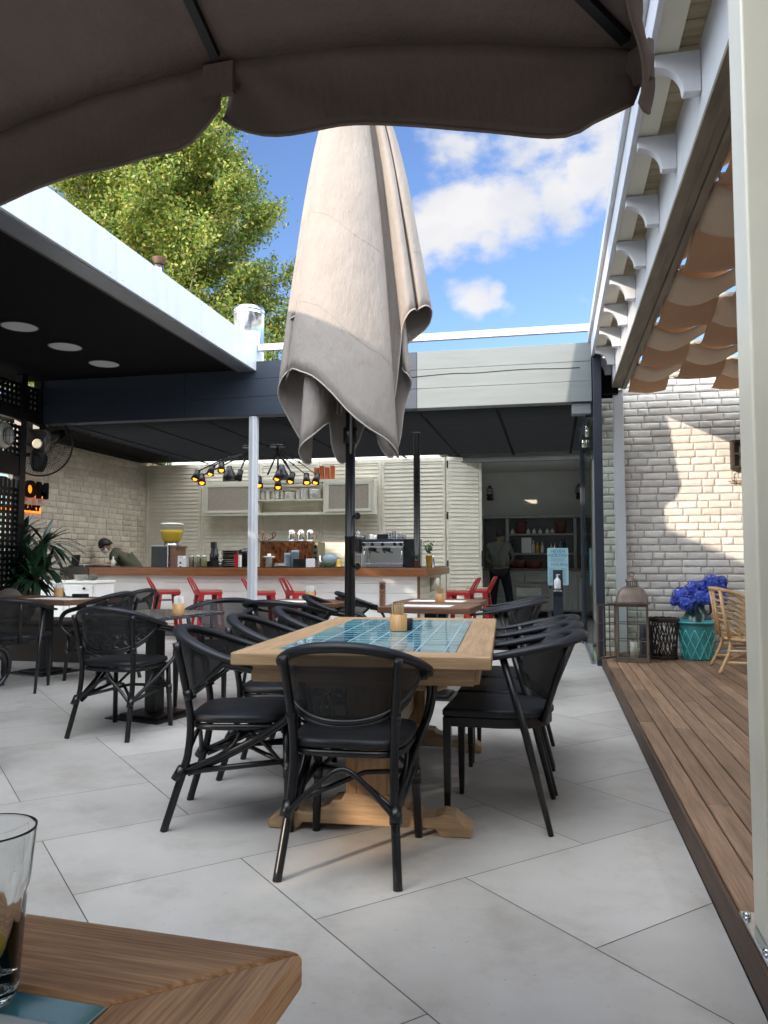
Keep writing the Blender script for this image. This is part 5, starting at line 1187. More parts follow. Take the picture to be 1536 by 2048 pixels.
def waiter():
    o0 = Vector((at(1000, 1200, 15.2).x, 15.2, 0))
    V, E = {}, []
    def add(n, p, r_): V[n] = (Vector(p), r_)
    add('pelvis', (0, .02, .96), (.15, .11)); add('belly', (.0, .02, 1.10), (.14, .10)); add('chest', (-.01, .03, 1.30), (.165, .11)); add('neck0', (-.01, .04, 1.46), .062); add('neck', (.0, .07, 1.53), .052)
    for s, n in ((-1, 'l'), (1, 'r')):
        add(n+'hip', (s*.09, .02, .90), .095); add(n+'knee', (s*.13+(.04 if s > 0 else 0), .03, .50), .064); add(n+'ank', (s*.14+(.08 if s > 0 else 0), .0, .09), .045); add(n+'toe', (s*.15+(.1 if s > 0 else 0), .14 if s < 0 else -.04, .04), .042)
        add(n+'sho', (s*.19-.01, .04, 1.42), .062); add(n+'elb', (s*.25, .14, 1.16), .044); add(n+'wri', (s*.15, .34, 1.06), .03)
        E += [('pelvis', n+'hip'), (n+'hip', n+'knee'), (n+'knee', n+'ank'), (n+'ank', n+'toe'), ('chest', n+'sho'), (n+'sho', n+'elb'), (n+'elb', n+'wri')]
    E += [('pelvis', 'belly'), ('belly', 'chest'), ('chest', 'neck0'), ('neck0', 'neck')]
    cl = {k: V[k] for k in V}
    hand(V, E, 'lwri', (.2, .9, -.1), (1, 0, 0), (0, 0, -1), 'l'); hand(V, E, 'rwri', (-.2, .9, -.1), (-1, 0, 0), (0, 0, -1), 'r')
    for k_ in ('pelvis', 'belly', 'chest', 'lhip', 'rhip', 'lknee', 'rknee', 'lank', 'rank', 'lsho', 'rsho', 'lelb', 'relb'): V[k_] = (V[k_][0], tuple(x*.7 for x in V[k_][1]) if isinstance(V[k_][1], tuple) else V[k_][1]*.7)
    p = skin_mesh('person', V, E, M['skin'], None, 0, 1, o0); tag(p, 'person seen from behind in a grey shirt, dark braces and dark trousers at the dresser', 'person')
    g = lambda n, dr=.014: (cl[n][0], tuple(x+dr for x in cl[n][1]) if isinstance(cl[n][1], tuple) else cl[n][1]+dr)
    sh = {n: g(n) for n in ('pelvis', 'belly', 'chest', 'neck0', 'lsho', 'rsho', 'lelb', 'relb')}; sh['neck0'] = (cl['neck0'][0], .068)
    skin_mesh('shirt', sh, [('pelvis', 'belly'), ('belly', 'chest'), ('chest', 'neck0'), ('chest', 'lsho'), ('chest', 'rsho'), ('lsho', 'lelb'), ('rsho', 'relb')], M['shirt_grey'], p)
    tr = {n: g(n, .022) for n in ('pelvis', 'lhip', 'rhip', 'lknee', 'rknee', 'lank', 'rank')}
    skin_mesh('trousers', tr, [('pelvis', 'lhip'), ('pelvis', 'rhip'), ('lhip', 'lknee'), ('rhip', 'rknee'), ('lknee', 'lank'), ('rknee', 'rank')], M['trousers'], p)
    mb = MB().tube(spline([(0, -.115, 1.05), (0, -.128, 1.25), (-.02, -.115, 1.33), (-.09, -.085, 1.45), (-.11, .0, 1.50)], 5), .014, 6, flat=(1.3, .4)).tube(spline([(0, -.128, 1.25), (.02, -.115, 1.33), (.09, -.085, 1.45), (.11, .0, 1.50)], 5), .014, 6, flat=(1.3, .4))
    mb.build('braces', M['blackcup'], p)
    mb = MB()
    for s, x, y in ((-1, -.15, .1), (1, .24, -.03)): mb.ball((x, y+.02, .04), .055, 12, 8, (.75, 1.9, .75))
    mb.build('shoes', M['white_shoe'], p)
    head_parts(p, Vector((.01, .10, 1.635)), Matrix.Rotation(R(165), 3, 'Z') @ Matrix.Rotation(R(12), 3, 'X'), .05, True)
bartender(); waiter()
import numpy as np
# ================================================================== OPEN UMBRELLA OVERHEAD
def open_umbrella():
    C = Vector((-.79, .68, 0)); a0 = R(-4)
    t = thing('open_umbrella', 'open brown canvas parasol overhead with dark ribs and a scalloped hanging edge', 'umbrella', C, a0)
    apex = Vector((0, 0, 2.68)); hs = .915
    rib = []
    for k in range(8):
        d = [(0, 1), (1, 1), (1, 0), (1, -1), (0, -1), (-1, -1), (-1, 0), (-1, 1)][k]
        rib.append(Vector((d[0]*hs, d[1]*hs, 2.255 if k % 2 == 0 else 2.115)))
    def edge(k, f):
        a, b = rib[k % 8], rib[(k+1) % 8]; p = a.lerp(b, f); s = math.sin(PI*f)
        out = Vector((p.x, p.y, 0)).normalized()
        return p - out*.035*s + Vector((0, 0, .012*s))
    NF = 14
    per = [(k, i/NF) for k in range(8) for i in range(NF)]
    rows = []
    for j in range(13):
        s = .03+.97*j/12; r_ = []
        for k, f in per:
            e = edge(k, f); p = apex.lerp(e, s); sg = math.sin(PI*f)
            near = max(0, (s-.55)/.45)
            wr = .008*near*math.sin(9*PI*f*(1+.2*math.sin(k*2.1)))*math.exp(-3.2*min(f, 1-f))*(1-s**10)+.006*(1-s**10)*s*math.sin(5*f+7*s+k)
            r_.append(p+Vector((0, 0, -.03*sg*math.sin(PI*s)+wr)))
        rows.append(r_)
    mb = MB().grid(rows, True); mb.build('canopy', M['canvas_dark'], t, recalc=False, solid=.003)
    rv = random.Random(4)
    for k in range(8):
        rows = []; out = ((rib[k]+rib[(k+1) % 8])*.5); out.z = 0; out.normalize(); amp = rv.uniform(.6, 1.2); ph = rv.uniform(0, 6)
        cols = []
        for i in range(27):
            f = .002+.996*i/26; e = edge(k, f); q = abs(2*f-1)
            drop = .128+.068*(1-q**6)*(1-.12*math.sin(PI*f)*math.sin(ph+3*f)) - .012*math.sin(PI*f)
            c = []
            for j in range(8):
                g = j/7
                fold = .018*amp*g*math.sin(ph+11*f)*(.4+q)+.012*g*math.sin(23*f+ph*2)*q
                L_ = (rib[(k+1) % 8]-rib[k]).length
                for end in (0, 1):
                    dx = (f if end == 0 else 1-f)*L_; dz = drop*g; rr_ = math.hypot(dx, dz)+1e-4; fold += .016*math.sin(8.5*math.atan2(dz, dx)+ph*(1+end))*min(1, rr_/.05)*math.exp(-rr_/.28)
                tw = (.05*g*max(0, q-.75)/.25)
                fold *= min(1, g*3.5)
                c.append(e+out*(fold+.012*math.sin(PI*g)-tw*.6-.004*(1-g))+Vector((0, 0, .005*(1-g)**3-drop*g)))
            cols.append(c)
        mb = MB().grid(cols)
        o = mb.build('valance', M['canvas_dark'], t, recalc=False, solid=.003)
        hem = [c[-1] for c in cols]
        MB().tube([h+Vector((0, 0, .004)) for h in hem], .0042, 6).build('hem', M['canvas_dark'], o)
    for k in range(8):
        e = rib[k]; d = (e-apex)
        MB().bar(apex+d*.07+Vector((0, 0, -.022)), apex+d*.965+Vector((0, 0, -.014)), .021, .016).build('rib', M['black_metal'], t)
        MB().box(apex+d*.985+Vector((0, 0, -.05)), (.075, .014, .075), (0, 0, math.atan2(d.y, d.x)+PI/2)).build('tip_pocket', M['canvas_dark'], t)
        hub = Vector((0, 0, 2.05)); MB().bar(hub, apex+d*.5+Vector((0, 0, -.03)), .016, .012).build('strut', M['black_metal'], t)
    MB().lathe([(.024, .04), (.024, 2.66)], n=16).lathe([(.05, 2.02), (.05, 2.1)], n=16).build('pole', M['black_metal'], t)
    MB().lathe([(.24, 0), (.24, .03), (.05, .05), (.04, .3)], n=28).build('base', M['black_metal'], t)
    dup(t, (-.85, -1.55, 0), a0, 'open brown canvas parasol added behind the photographer for shade, outside the picture'); dup(t, (-3.0, -.6, 0), a0, 'open brown canvas parasol added for shade beyond the left picture edge')  # unseen copies added to keep overhead light off the near floor
open_umbrella()

# ================================================================== CLOSED UMBRELLA
def closed_umbrella():
    YU = 5.72; ax = at(700, 1100, YU); U = Vector((ax.x, YU, 0))
    t = thing('closed_umbrella', 'tall closed taupe canvas parasol on a black pole behind the tiled table', 'umbrella', U)
    bd = Vector((EYE.x-U.x, EYE.y-U.y, 0)).normalized(); ad = Vector((-bd.y, bd.x, 0))
    def hp(u, v, b):
        d = _ray(u, v); q = U+bd*b; s = (q-EYE).dot(bd)/d.dot(bd); return EYE+d*s-U
    H = [(572, 760, -.02), (582, 738, .16), (602, 743, .27), (628, 754, .33), (660, 782, .37), (700, 826, .38), (740, 858, .35), (772, 878, .29), (792, 900, .22), (797, 915, .14), (788, 905, .06), (772, 868, .02),
         (790, 790, .02), (801, 690, .07), (805, 652, .13), (817, 626, .20), (829, 618, .17), (834, 622, .10), (840, 616, .16), (853, 611, .13), (864, 622, .04), (856, 652, -.08), (822, 682, -.13), (806, 700, -.06),
         (806, 738, .03), (815, 748, .07), (823, 766, .02), (815, 792, -.07), (806, 830, -.10), (800, 880, -.12), (785, 915, -.16), (768, 906, -.10), (757, 885, -.04), (748, 850, -.10), (730, 850, -.22), (716, 885, -.27), (704, 905, -.22), (690, 925, -.16),
         (676, 922, -.08), (664, 893, -.02), (660, 850, .04), (652, 848, .16), (628, 868, .24), (604, 888, .23), (598, 905, .15), (608, 925, .06), (622, 926, -.02), (616, 905, -.10), (590, 860, -.14), (566, 815, -.10), (556, 785, -.02),
         (563, 758, .05), (578, 738, .05), (588, 706, -.05), (580, 684, -.12), (573, 655, -.06), (579, 640, .04), (592, 632, .11), (603, 636, .10), (604, 665, .03), (588, 710, .0)]
    hem = [hp(*h) for h in H]
    cur = spline(hem, 5, True); n = len(cur)
    zt = 5.25; rows = []
    for j in range(31):
        s = j/30; ss = .03+.97*s; row = []
        for i, h in enumerate(cur):
            ang = 2*PI*i/n
            rad = ss**.57; tight = 1 - .05*math.exp(-((ss-.22)/.10)**2)
            wob = 1+.018*math.sin(ss*9+i*.35)*(1-ss)*ss*2
            row.append(Vector((h.x*rad*tight*wob, h.y*rad*tight*wob, zt*(1-ss)+h.z*ss)))
        rows.append(row)
    mb = MB().grid(rows, True); mb.build('canopy', M['canvas'], t, recalc=False, solid=.004)
    MB().tube(cur[::2], .0062, 6, True).build('hem', M['canvas_hem'], t)
    for j in (16, 24): MB().tube([p+Vector((p.x, p.y, 0)).normalized()*.002 for p in rows[j][::2]], .0022, 5, True).build('seam', M['canvas'], t)
    MB().lathe([(.10, zt-.13), (.07, zt-.05), (.02, zt+.05), (.012, zt+.12)], n=20).build('finial', M['canvas'], t)
    MB().lathe([(.040, .18), (.040, 1.30), (.042, 1.302), (.042, 1.31), (.0375, 1.312), (.0375, 5.2)], n=24).build('pole', M['black_metal'], t)
    for z in (1.46, 1.08): 
        d = (ad*.7+bd*.7).normalized(); MB().tube([d*.035+Vector((0, 0, z)), d*.075+Vector((0, 0, z))], .011, 8).tube([d*.07+Vector((0, 0, z)), d*.085+Vector((0, 0, z))], .026, 14).build('clamp_knob', M['black_metal'], t)
    MB().lathe([(.055, 2.02), (.055, 2.14)], n=20).build('slider', M['black_metal'], t)
    for k in range(8):
        a = 2*PI*k/8+.3; d = Vector((math.cos(a), math.sin(a), 0)); L = 2.25 if k != 6 else 1.93
        MB().tube([d*.06+Vector((0, 0, 4.9)), d*.10+Vector((0, 0, L))], .010, 7).build('rib', pbr('grey_rib', (.18, .17, .16), .5) if k == 0 else bpy.data.materials['grey_rib'], t)
    b = MB().bb(-.37, .37, -.37, .37, .10, .165).lathe([(.06, .166), (.055, .4)], n=20); b.build('base', M['black_metal'], t, bevel=.012, seg=3)
    for sx in (-1, 1):
        for sy in (-1, 1):
            mb = MB(); c = Vector((sx*.345, sy*.345, 0))
            mb.lathe([(.032, -.016), (.038, -.012), (.038, .012), (.032, .016)], n=18)
            for v in mb.bm.verts: v.co = Vector((v.co.x, v.co.z, v.co.y+.038))+c
            mb.bar(c+Vector((0, -.024, .035)), c+Vector((0, -.02, .1)), .008, .03).bar(c+Vector((0, .024, .035)), c+Vector((0, .02, .1)), .008, .03)
            mb.build('caster', M['black_metal'], t)
closed_umbrella()

# ================================================================== PERGOLA
def pergola():
    t = thing('pergola', 'white timber pergola with curved rafter tails along the right side', 'pergola', (.75, 4, .11))
    W(MB().bb(.67, .725, -3, 8.97, 3.072, 3.42), 'beam', M['white_paint'], t, bevel=.004)
    W(MB().bb(.668, .735, -3, 8.97, 3.044, 3.0705).bb(.785, .83, -3, 8.97, 3.044, 3.10).bb(.7355, .7845, -3, 8.97, 3.058, 3.075), 'gutter', M['gutter'], t, bevel=.004)
    W(MB().bb(.728, .865, -3, 8.97, 3.102, 3.36), 'rear_beam', M['cream_paint'], t)
    y = 8.82; k = 0
    while y > -2.6:
        a = [(.668, 3.375), (.474, 3.375), (.474, 3.318)]
        for i in range(13):
            q = (PI/2)*(1-i/12); a.append((.476+.112*math.cos(q)**1.0 if False else .476+.115*math.sin(PI/2-q), 3.200+.116*math.cos(PI/2-q)))
        a += [(.596, 3.188), (.668, 3.188)]
        W(MB().prism(a, y, y+.055, 'xz'), 'rafter_tail', M['white_paint'], t, bevel=.002, seg=1)
        y -= .692 if k else .47; k += 1
    W(MB().bb(.445, .472, -3, 8.97, 3.362, 3.64), 'fascia', M['white_paint'], t, bevel=.003)
    W(MB().bb(.415, .4445, -3, 8.97, 3.555, 3.65), 'fascia_cap', M['white_paint'], t, bevel=.003)
    W(MB().bb(.4735, .578, -3, 8.97, 3.384, 3.41), 'soffit_board', M['cream_paint'], t, bevel=.002)
    mb = MB(); y = -3
    while y < 8.9:
        w = rnd.uniform(.075, .095); mb.bb(.5795, .86, y, min(y+w, 8.96), 3.425+rnd.uniform(0, .004), 3.445); y += w+.004
    W(mb, 'roof_boards', wood('pine_board', (.34, .26, .15), (.56, .46, .30), 0, 4, .6, .15), t)
    W(MB().bb(.46, .67, -3, 8.97, 3.46, 3.66), 'roof_edge', M['galv'], t)
    W(MB().bb(.69, .80, 8.975, 9.085, .11, 3.043), 'far_post', M['white_paint'], t, bevel=.006)
    mb = MB()
    for k, yy in enumerate(np.arange(8.64, -2.5, -.64)): mb.bb(.866, 4.1, yy-.015, yy+.015, 3.085, 3.115)
    W(mb, 'cross_bar', M['cream_paint'], t)
    W(MB().bb(4.1, 4.2, -3, 9.1, 3.04, 3.4).bb(4.1, 4.2, 8.975, 9.085, .11, 3.035), 'outer_beam', M['white_paint'], t)
    # near square post
    p = thing('pergola_post', 'cream square post with a bolted base plate at the right picture edge', 'post', (.60, 2.30, .11))
    W(MB().bb(.53, .69, 2.225, 2.375, .122, 3.055), 'shaft', M['cream_paint'], p, bevel=.008, seg=3)
    W(MB().bb(.508, .76, 2.15, 2.45, .1105, .1215), 'base_plate', M['galv'], p, bevel=.003)
    W(MB().lathe([(.011, .1218), (.011, .131), (.006, .136)], (.52, 2.20, 0), 6).lathe([(.011, .1218), (.011, .131), (.006, .136)], (.52, 2.41, 0), 6), 'bolt', M['steel'], p)
    # woven shade cloth strips
    col = [(.845, 1.24), (1.275, 1.68), (1.715, 2.12), (2.155, 2.56), (2.595, 3.0), (3.035, 3.44), (3.475, 3.88)]
    for c, (x0, x1) in enumerate(col):
        rows = []; yy = -2.4
        while yy <= 8.93:
            z = 3.085+.085*math.cos(2*PI*(yy-7.02)/1.26+PI*c)
            rows.append([Vector((x0+(x1-x0)*q, yy, z-.02*math.sin(PI*q)+.004*math.sin(yy*7+q*9+c))) for q in (0, .05, .25, .5, .75, .95, 1)]); yy += .04
        o = MB().grid(rows).build('shade_strip', M['shade'], None, recalc=False, solid=.003)
        lab = ['beige woven shade cloth strip next to the gutter, seen under the pergola', 'beige woven shade cloth strip, second from the gutter', 'beige woven shade cloth strip, third from the gutter', 'beige woven shade cloth strip, fourth from the gutter', 'beige woven shade cloth strip, fifth from the gutter', 'beige woven shade cloth strip, sixth from the gutter', 'beige woven shade cloth strip along the outer side of the pergola'][c]
        tag(o, lab, 'shade cloth', 'woven shade cloth strips')
        v = Vector(((x0+x1)/2, 8.9, 3.1)); o.data.transform(Matrix.Translation(-v)); o.location = v
    where = ['nearest the brick wall', 'second from the brick wall', 'third from the brick wall', 'fourth from the brick wall', 'fifth from the brick wall', 'sixth from the brick wall', 'seventh from the brick wall', 'eighth from the brick wall', 'ninth from the brick wall', 'tenth from the brick wall', 'eleventh from the brick wall', 'twelfth from the brick wall', 'thirteenth from the brick wall', 'fourteenth from the brick wall', 'fifteenth from the brick wall', 'sixteenth from the brick wall', 'farthest from the brick wall']
    for k in range(len(where)):
        yc = 7.02+.63*(2-k); rows = []
        for i in range(77):
            x = .845+i*.04; z = 3.085-.085*math.cos(PI*(2-k)+PI*(x-1.0425)/.44)
            rows.append([Vector((x, yc+.285*q, z+.035*(q*q)-.012+.003*math.sin(x*9+k)) ) for q in (-1, -.7, -.35, 0, .35, .7, 1)])
        o = MB().grid(rows).build('shade_band', M['shade_white'], None, recalc=False, solid=.003)
        tag(o, 'white cross band of the woven shade under the pergola, '+where[k], 'shade cloth', 'white cross bands of the woven shade')
        v = Vector((.845, yc, 3.1)); o.data.transform(Matrix.Translation(-v)); o.location = v
pergola()

# ================================================================== RIGHT SIDE THINGS
def right_things():
    D = .1105
    l = thing('lantern', 'large antique copper lantern with glass panes and its side door open', 'lantern', (.785, 8.30, D), R(-6))
    w = .145; fr = MB()
    for sx in (-1, 1):
        for sy in (-1, 1): fr.bb(sx*w-.011, sx*w+.011, sy*w-.011, sy*w+.011, .02, .575)
    fr.bb(-w-.02, w+.02, -w-.02, w+.02, 0, .02).bb(-w-.03, w+.03, -w-.03, w+.03, .576, .59)
    for s in (-1, 1): fr.bb(-w+.0115, w-.0115, s*w-.009, s*w+.009, .55, .5755).bb(-w+.0115, w-.0115, s*w-.009, s*w+.009, .0205, .045)
    fr.bb(w-.009, w+.009, -w+.0115, w-.0115, .55, .5755).bb(w-.009, w+.009, -w+.0115, w-.0115, .0205, .045); fr.build('frame', M['lantern'], l, bevel=.002)
    bars = MB()
    for s in (-1, 1):
        for q in (-.048, .048): bars.bb(q-.004, q+.004, s*w-.005, s*w+.005, .046, .549)
        for z in (.21, .38): bars.bb(-w+.012, w-.012, s*w-.006, s*w+.006, z-.004, z+.004)
    for q in (-.048, .048): bars.bb(w-.005, w+.005, q-.004, q+.004, .046, .549)
    for z in (.21, .38): bars.bb(w-.006, w+.006, -w+.012, w-.012, z-.004, z+.004)
    bars.build('glazing_bars', M['lantern'], l)
    for s in (-1, 1): MB().bb(-w+.012, w-.012, s*w-.0015, s*w+.0015, .046, .549).build('pane', M['pane_clear'], l)
    MB().bb(w-.0015, w+.0015, -w+.012, w-.012, .046, .549).build('pane', M['pane_clear'], l)
    sq = [(math.copysign(abs(math.cos(a))**.35, math.cos(a)), math.copysign(abs(math.sin(a))**.35, math.sin(a))) for a in [2*PI*k/40 for k in range(40)]]
    MB().lathe([(.165, .591), (.160, .60), (.152, .65), (.13, .70), (.10, .735), (.062, .752), (.055, .754)], sq=sq).build('dome', M['lantern'], l)
    cu = MB()
    for k in range(14): a = 2*PI*k/14; cu.bar((.048*math.cos(a), .048*math.sin(a), .7545), (.048*math.cos(a), .048*math.sin(a), .80), .007, .007)
    cu.lathe([(.054, .80), (.066, .802), (.064, .812), (.045, .83), (.015, .845), (.012, .86)], n=20); cu.build('cupola', M['lantern'], l)
    MB().tube([Vector((.026*math.cos(a), 0, .875+.026*math.sin(a))) for a in [2*PI*k/16 for k in range(16)]], .005, 6, True).build('ring', M['lantern'], l)
    d = MB().bb(-.010, .010, -.29, -.27, .02, .575).bb(-.01, .01, -.02, 0, .02, .575).bb(-.009, .009, -.2695, -.0205, .555, .575).bb(-.009, .009, -.2695, -.0205, .02, .04)
    for q in (-.19, -.10): d.bb(-.004, .004, q-.005, q+.005, .041, .554)
    for z in (.21, .38): d.bb(-.0035, .0035, -.2695, -.0205, z-.004, z+.004)
    o = d.build('door', M['lantern'], l); o.location = (-.16, .03, 0); o.rotation_euler = (0, 0, R(-38))
    c = MB().lathe([(.04, 0), (.04, .18)], n=18).build('candle', M['ceramic']); c.location = (.80, 8.33, D+.021); c['label'] = 'white candle standing inside the copper lantern'; c['category'] = 'candle'
    # wicker basket
    b = thing('wicker_basket', 'dark brown open woven wicker basket between the lantern and the turquoise pot', 'basket', (1.115, 8.56, D))
    mb = MB(); n = 22
    for s in (-1, 1):
        for k in range(n):
            a0 = 2*PI*k/n; tw = s*rnd.uniform(.5, .95); pts = []
            for i in range(9):
                f = i/8; a = a0+tw*(f-.5)+.05*math.sin(f*9+k); r_ = .128+.022*f; pts.append((r_*math.cos(a), r_*math.sin(a), .02+.38*f))
            mb.tube(pts, .0052, 5)
    mb.build('weave', M['basket'], b)
    mb = MB()
    for z, r_ in ((.01, .132), (.022, .134), (.39, .155), (.403, .158), (.415, .156)): mb.tube([Vector((r_*math.cos(a), r_*math.sin(a), z+.003*math.sin(a*14))) for a in [2*PI*k/40 for k in range(40)]], .010, 6, True)
    mb.build('rim', M['basket'], b); MB().lathe([(.13, .0), (.13, .012)], n=28).build('base', M['basket'], b)
    o = MB().bb(-.06, .06, -.09, .09, 0, .33).build('blue_box', pbr('midnight_blue', (.012, .014, .05), .5), bevel=.01); o.location = (.97, 8.80, D); tag(o, 'dark blue box behind the lantern and the wicker basket', 'box')
    # turquoise pot with diamond relief
    p = thing('glazed_pot', 'turquoise glazed pot with a raised diamond pattern on the deck', 'pot', (1.445, 8.58, D))
    prof = [(.001, .0), (.145, .0), (.15, .01), (.165, .16), (.180, .315), (.186, .33), (.182, .338), (.19, .35), (.186, .358), (.215, .372), (.218, .386), (.208, .392), (.182, .36), (.165, .16), (.14, .03), (.001, .03)]
    MB().lathe(prof, n=40, cap=False).build('body', M['teal'], p)
    mb = MB(); n = 12
    for s in (-1, 1):
        for k in range(n):
            pts = []
            for i in range(15):
                f = i/14; z = .008+.30*f; a = 2*PI*k/n+s*f*2*PI/n*1.5; r_ = .150+.03*z/.315*1.0+.0015; pts.append((r_*math.cos(a), r_*math.sin(a), z))
            mb.tube(pts, .0062, 6)
    mb.build('relief', pbr('teal_worn', (.12, .44, .43), .2, 0, .3, 20), p)
    v = thing('vase', 'dark green glazed vase holding the blue hydrangeas behind the turquoise pot', 'vase', (1.50, 8.90, D))
    MB().lathe([(.10, 0), (.14, .08), (.17, .22), (.165, .36), (.12, .44), (.088, .50), (.082, .58), (.095, .61), (.085, .605), (.07, .57), (.001, .56)], n=36).build('body', M['tealdark'], v)
    MB().tube(spline([(.085, 0, .57), (.14, 0, .55), (.15, 0, .47), (.11, 0, .43)], 5), .012, 8).tube(spline([(-.05, -.07, .57), (-.08, -.12, .55), (-.085, -.13, .47), (-.06, -.11, .43)], 5), .012, 8).build('handle', M['tealdark'], v)
    h = thing('hydrangea_bouquet', 'bunch of deep blue hydrangea flower heads in the dark green vase', 'flowers', (1.50, 8.90, D+.58))
    base = Vector(h.location)
    for k, (u, vv, r_, dy) in enumerate(((1362, 1190, .085, -.05), (1386, 1177, .08, .02), (1374, 1207, .088, -.12), (1398, 1196, .08, -.06), (1408, 1176, .075, .05), (1424, 1166, .085, -.02), (1436, 1178, .08, .02), (1418, 1196, .085, -.10), (1442, 1164, .06, .06), (1440, 1200, .07, -.02), (1351, 1203, .05, 0))):
        c = at(u, vv, 8.88+dy)-base; mb = MB()
        mb.ball(c, r_*.72, 10, 8)
        for q in range(95):
            z = rnd.uniform(-.75, 1); a = rnd.uniform(0, 2*PI); d = Vector((math.sqrt(1-z*z)*math.cos(a), math.sqrt(1-z*z)*math.sin(a), z)); p0 = c+d*r_*rnd.uniform(.86, 1.06)
            u1 = d.orthogonal().normalized(); u2 = d.cross(u1); th = rnd.uniform(0, PI)
            for m_ in range(4):
                a = th+m_*PI/2; e = u1*math.cos(a)+u2*math.sin(a); f_ = u2*math.cos(a)-u1*math.sin(a); s = .0155*rnd.uniform(.85, 1.15)
                mb._f([mb.bm.verts.new(p0), mb.bm.verts.new(p0+e*s*.75+f_*s*.55+d*.004), mb.bm.verts.new(p0+e*s*1.35+d*.007), mb.bm.verts.new(p0+e*s*.75-f_*s*.55+d*.004)])
        mb.build('flower_head', M['hydrangea'], h, recalc=False)
        MB().tube([c, c*.5+Vector((0, 0, -.02)), Vector((0, 0, -.05))], .006, 5).build('stem', M['leaf_dark'], h)
    mb = MB()
    for k in range(16):
        a = rnd.uniform(0, 2*PI); d = Vector((math.cos(a), math.sin(a), rnd.uniform(-.1, .5))).normalized(); sd = d.cross(Vector((0, 0, 1))).normalized(); L = .14; o_ = Vector((0, 0, .03))
        mb.grid([[o_+d*L*f-sd*w, o_+d*L*f+Vector((0, 0, -.006)), o_+d*L*f+sd*w] for f, w in ((.1, .004), (.35, .035), (.6, .045), (.85, .025), (1, .002))])
    mb.build('leaves', M['leaf_dark'], h, recalc=False)
    # rattan chair facing right
    c = thing('rattan_chair', 'honey coloured rattan armchair on the deck, partly behind the cream post', 'chair', (1.515, 7.82, D), R(-4))
    def arm(y): return spline([(-.02, y, .745), (.06, y-.015*(1 if y < 0 else -1), .735), (.20, y, .675), (.33, y, .56), (.42, y, .43), (.47, y*.98, .345)], 6)
    mb = MB(); A = [arm(-.30), arm(.30)]
    for a in A: mb.tube(a, .0165, 9)
    mb.tube(spline([(-.02, -.30, .745), (-.045, -.25, .75), (-.06, 0, .752), (-.045, .25, .75), (-.02, .30, .745)], 6), .0165, 9)
    mb.build('top_rail', M['rattan'], c)
    for y in (-.30, .30): MB().tube([(-.02, y, .745), (.015, y, .5), (.05, y, .31)], .017, 9).build('back_post', M['rattan'], c)
    mb = MB().tube(spline([(.05, -.30, .31), (.20, -.305, .30), (.47, -.295, .345), (.50, -.2, .34), (.51, 0, .335), (.50, .2, .34), (.47, .295, .345), (.20, .305, .30), (.05, .30, .31)], 5), .016, 9).tube([(.05, -.3, .31), (.03, 0, .30), (.05, .3, .31)], .016, 9); mb.build('seat_frame', M['rattan'], c)
    for a, y in zip(A, (-.30, .30)):
        mb = MB(); n = len(a)
        for k in range(9):
            f = k/8; p0 = Vector((-.02, y, .745)).lerp(Vector((.05, y, .31)), .12+.8*f); p1 = a[int((n-1)*(.98-.0*f))].lerp(Vector((.05, y, .31)), f*.8) if k else a[-2]
            p1 = Vector((.47, y*.98, .345)).lerp(Vector((.10, y, .305)), f*.92)
            m_ = p0.lerp(p1, .5)+Vector((.035, 0, .05))*(1-f)
            mb.tube(spline([p0, m_, p1], 5), .0085, 6)
        mb.build('side_ribs', M['rattan'], c)
    mb = MB()
    for k in range(7):
        f = .1+.8*k/6; mb.tube(spline([Vector((-.02+.07*f, -.30, .745-.435*f)), Vector((-.06+.07*f, 0, .75-.44*f)), Vector((-.02+.07*f, .30, .745-.435*f))], 5), .0085, 6)
    mb.tube([(-.058, -.1, .75), (.0, -.1, .31)], .012, 7).tube([(-.058, .1, .75), (.0, .1, .31)], .012, 7); mb.build('back_ribs', M['rattan'], c)
    mb = MB()
    for k in range(15):
        y = -.27+.54*k/14; mb.tube(spline([(.05, y, .305), (.25, y, .27), (.49, y, .335)], 4), .008, 6)
    mb.build('seat', M['rattan'], c)
    for sx, sy in ((0, -1), (0, 1), (1, -1), (1, 1)):
        MB().tube(spline([(.06+.36*sx, sy*.27, .30), (.05+.36*sx, sy*.28, .2), (-.04+.52*sx, sy*.31, .0)], 5), .0165, 9).build('leg', M['rattan'], c)
    mb = MB().tube([(.03, -.285, .20), (.44, -.285, .20)], .014, 8).tube([(.03, .285, .20), (.44, .285, .20)], .014, 8).tube([(.0, -.29, .10), (.46, -.29, .09)], .013, 8).tube([(.0, .29, .10), (.46, .29, .09)], .013, 8).tube([(.03, -.29, .12), (.44, .29, .19)], .011, 8)
    mb.build('stretcher', M['rattan'], c)
    # wall cabinet lamp and letters
    P = lambda u, v: at(u, v, 9.09)
    w = thing('wall_box', 'small rusty box lantern frame on the sunlit brick wall', 'wall lamp', (2.05, 9.125, 2.13))
    rust = pbr('rusty_frame', (.05, .032, .024), .6, .3, .35, 15)
    x0, x1 = -.12, .16; mb = MB().bb(x0, x0+.025, -.11, -.09, 0, .31).bb(x1-.025, x1, -.11, -.09, 0, .31).bb(x0+.0255, x1-.0255, -.11, -.09, .285, .31).bb(x0+.0255, x1-.0255, -.11, -.09, 0, .025).bb(x0+.0255, x1-.0255, -.108, -.092, .15, .17)
    mb.bb(x0, x0+.02, -.0895, .0, 0, .31).bb(x1-.02, x1, -.0895, .0, 0, .31).bb(x0+.021, x1-.021, -.0895, 0, .295, .31).bb(x0+.021, x1-.021, -.0895, 0, 0, .015); mb.build('frame', rust, w, bevel=.002)
    MB().bb(x0+.02, x1-.02, -.004, .0, .016, .294).build('back', pbr('wall_box_back', (.12, .11, .09), .4), w)
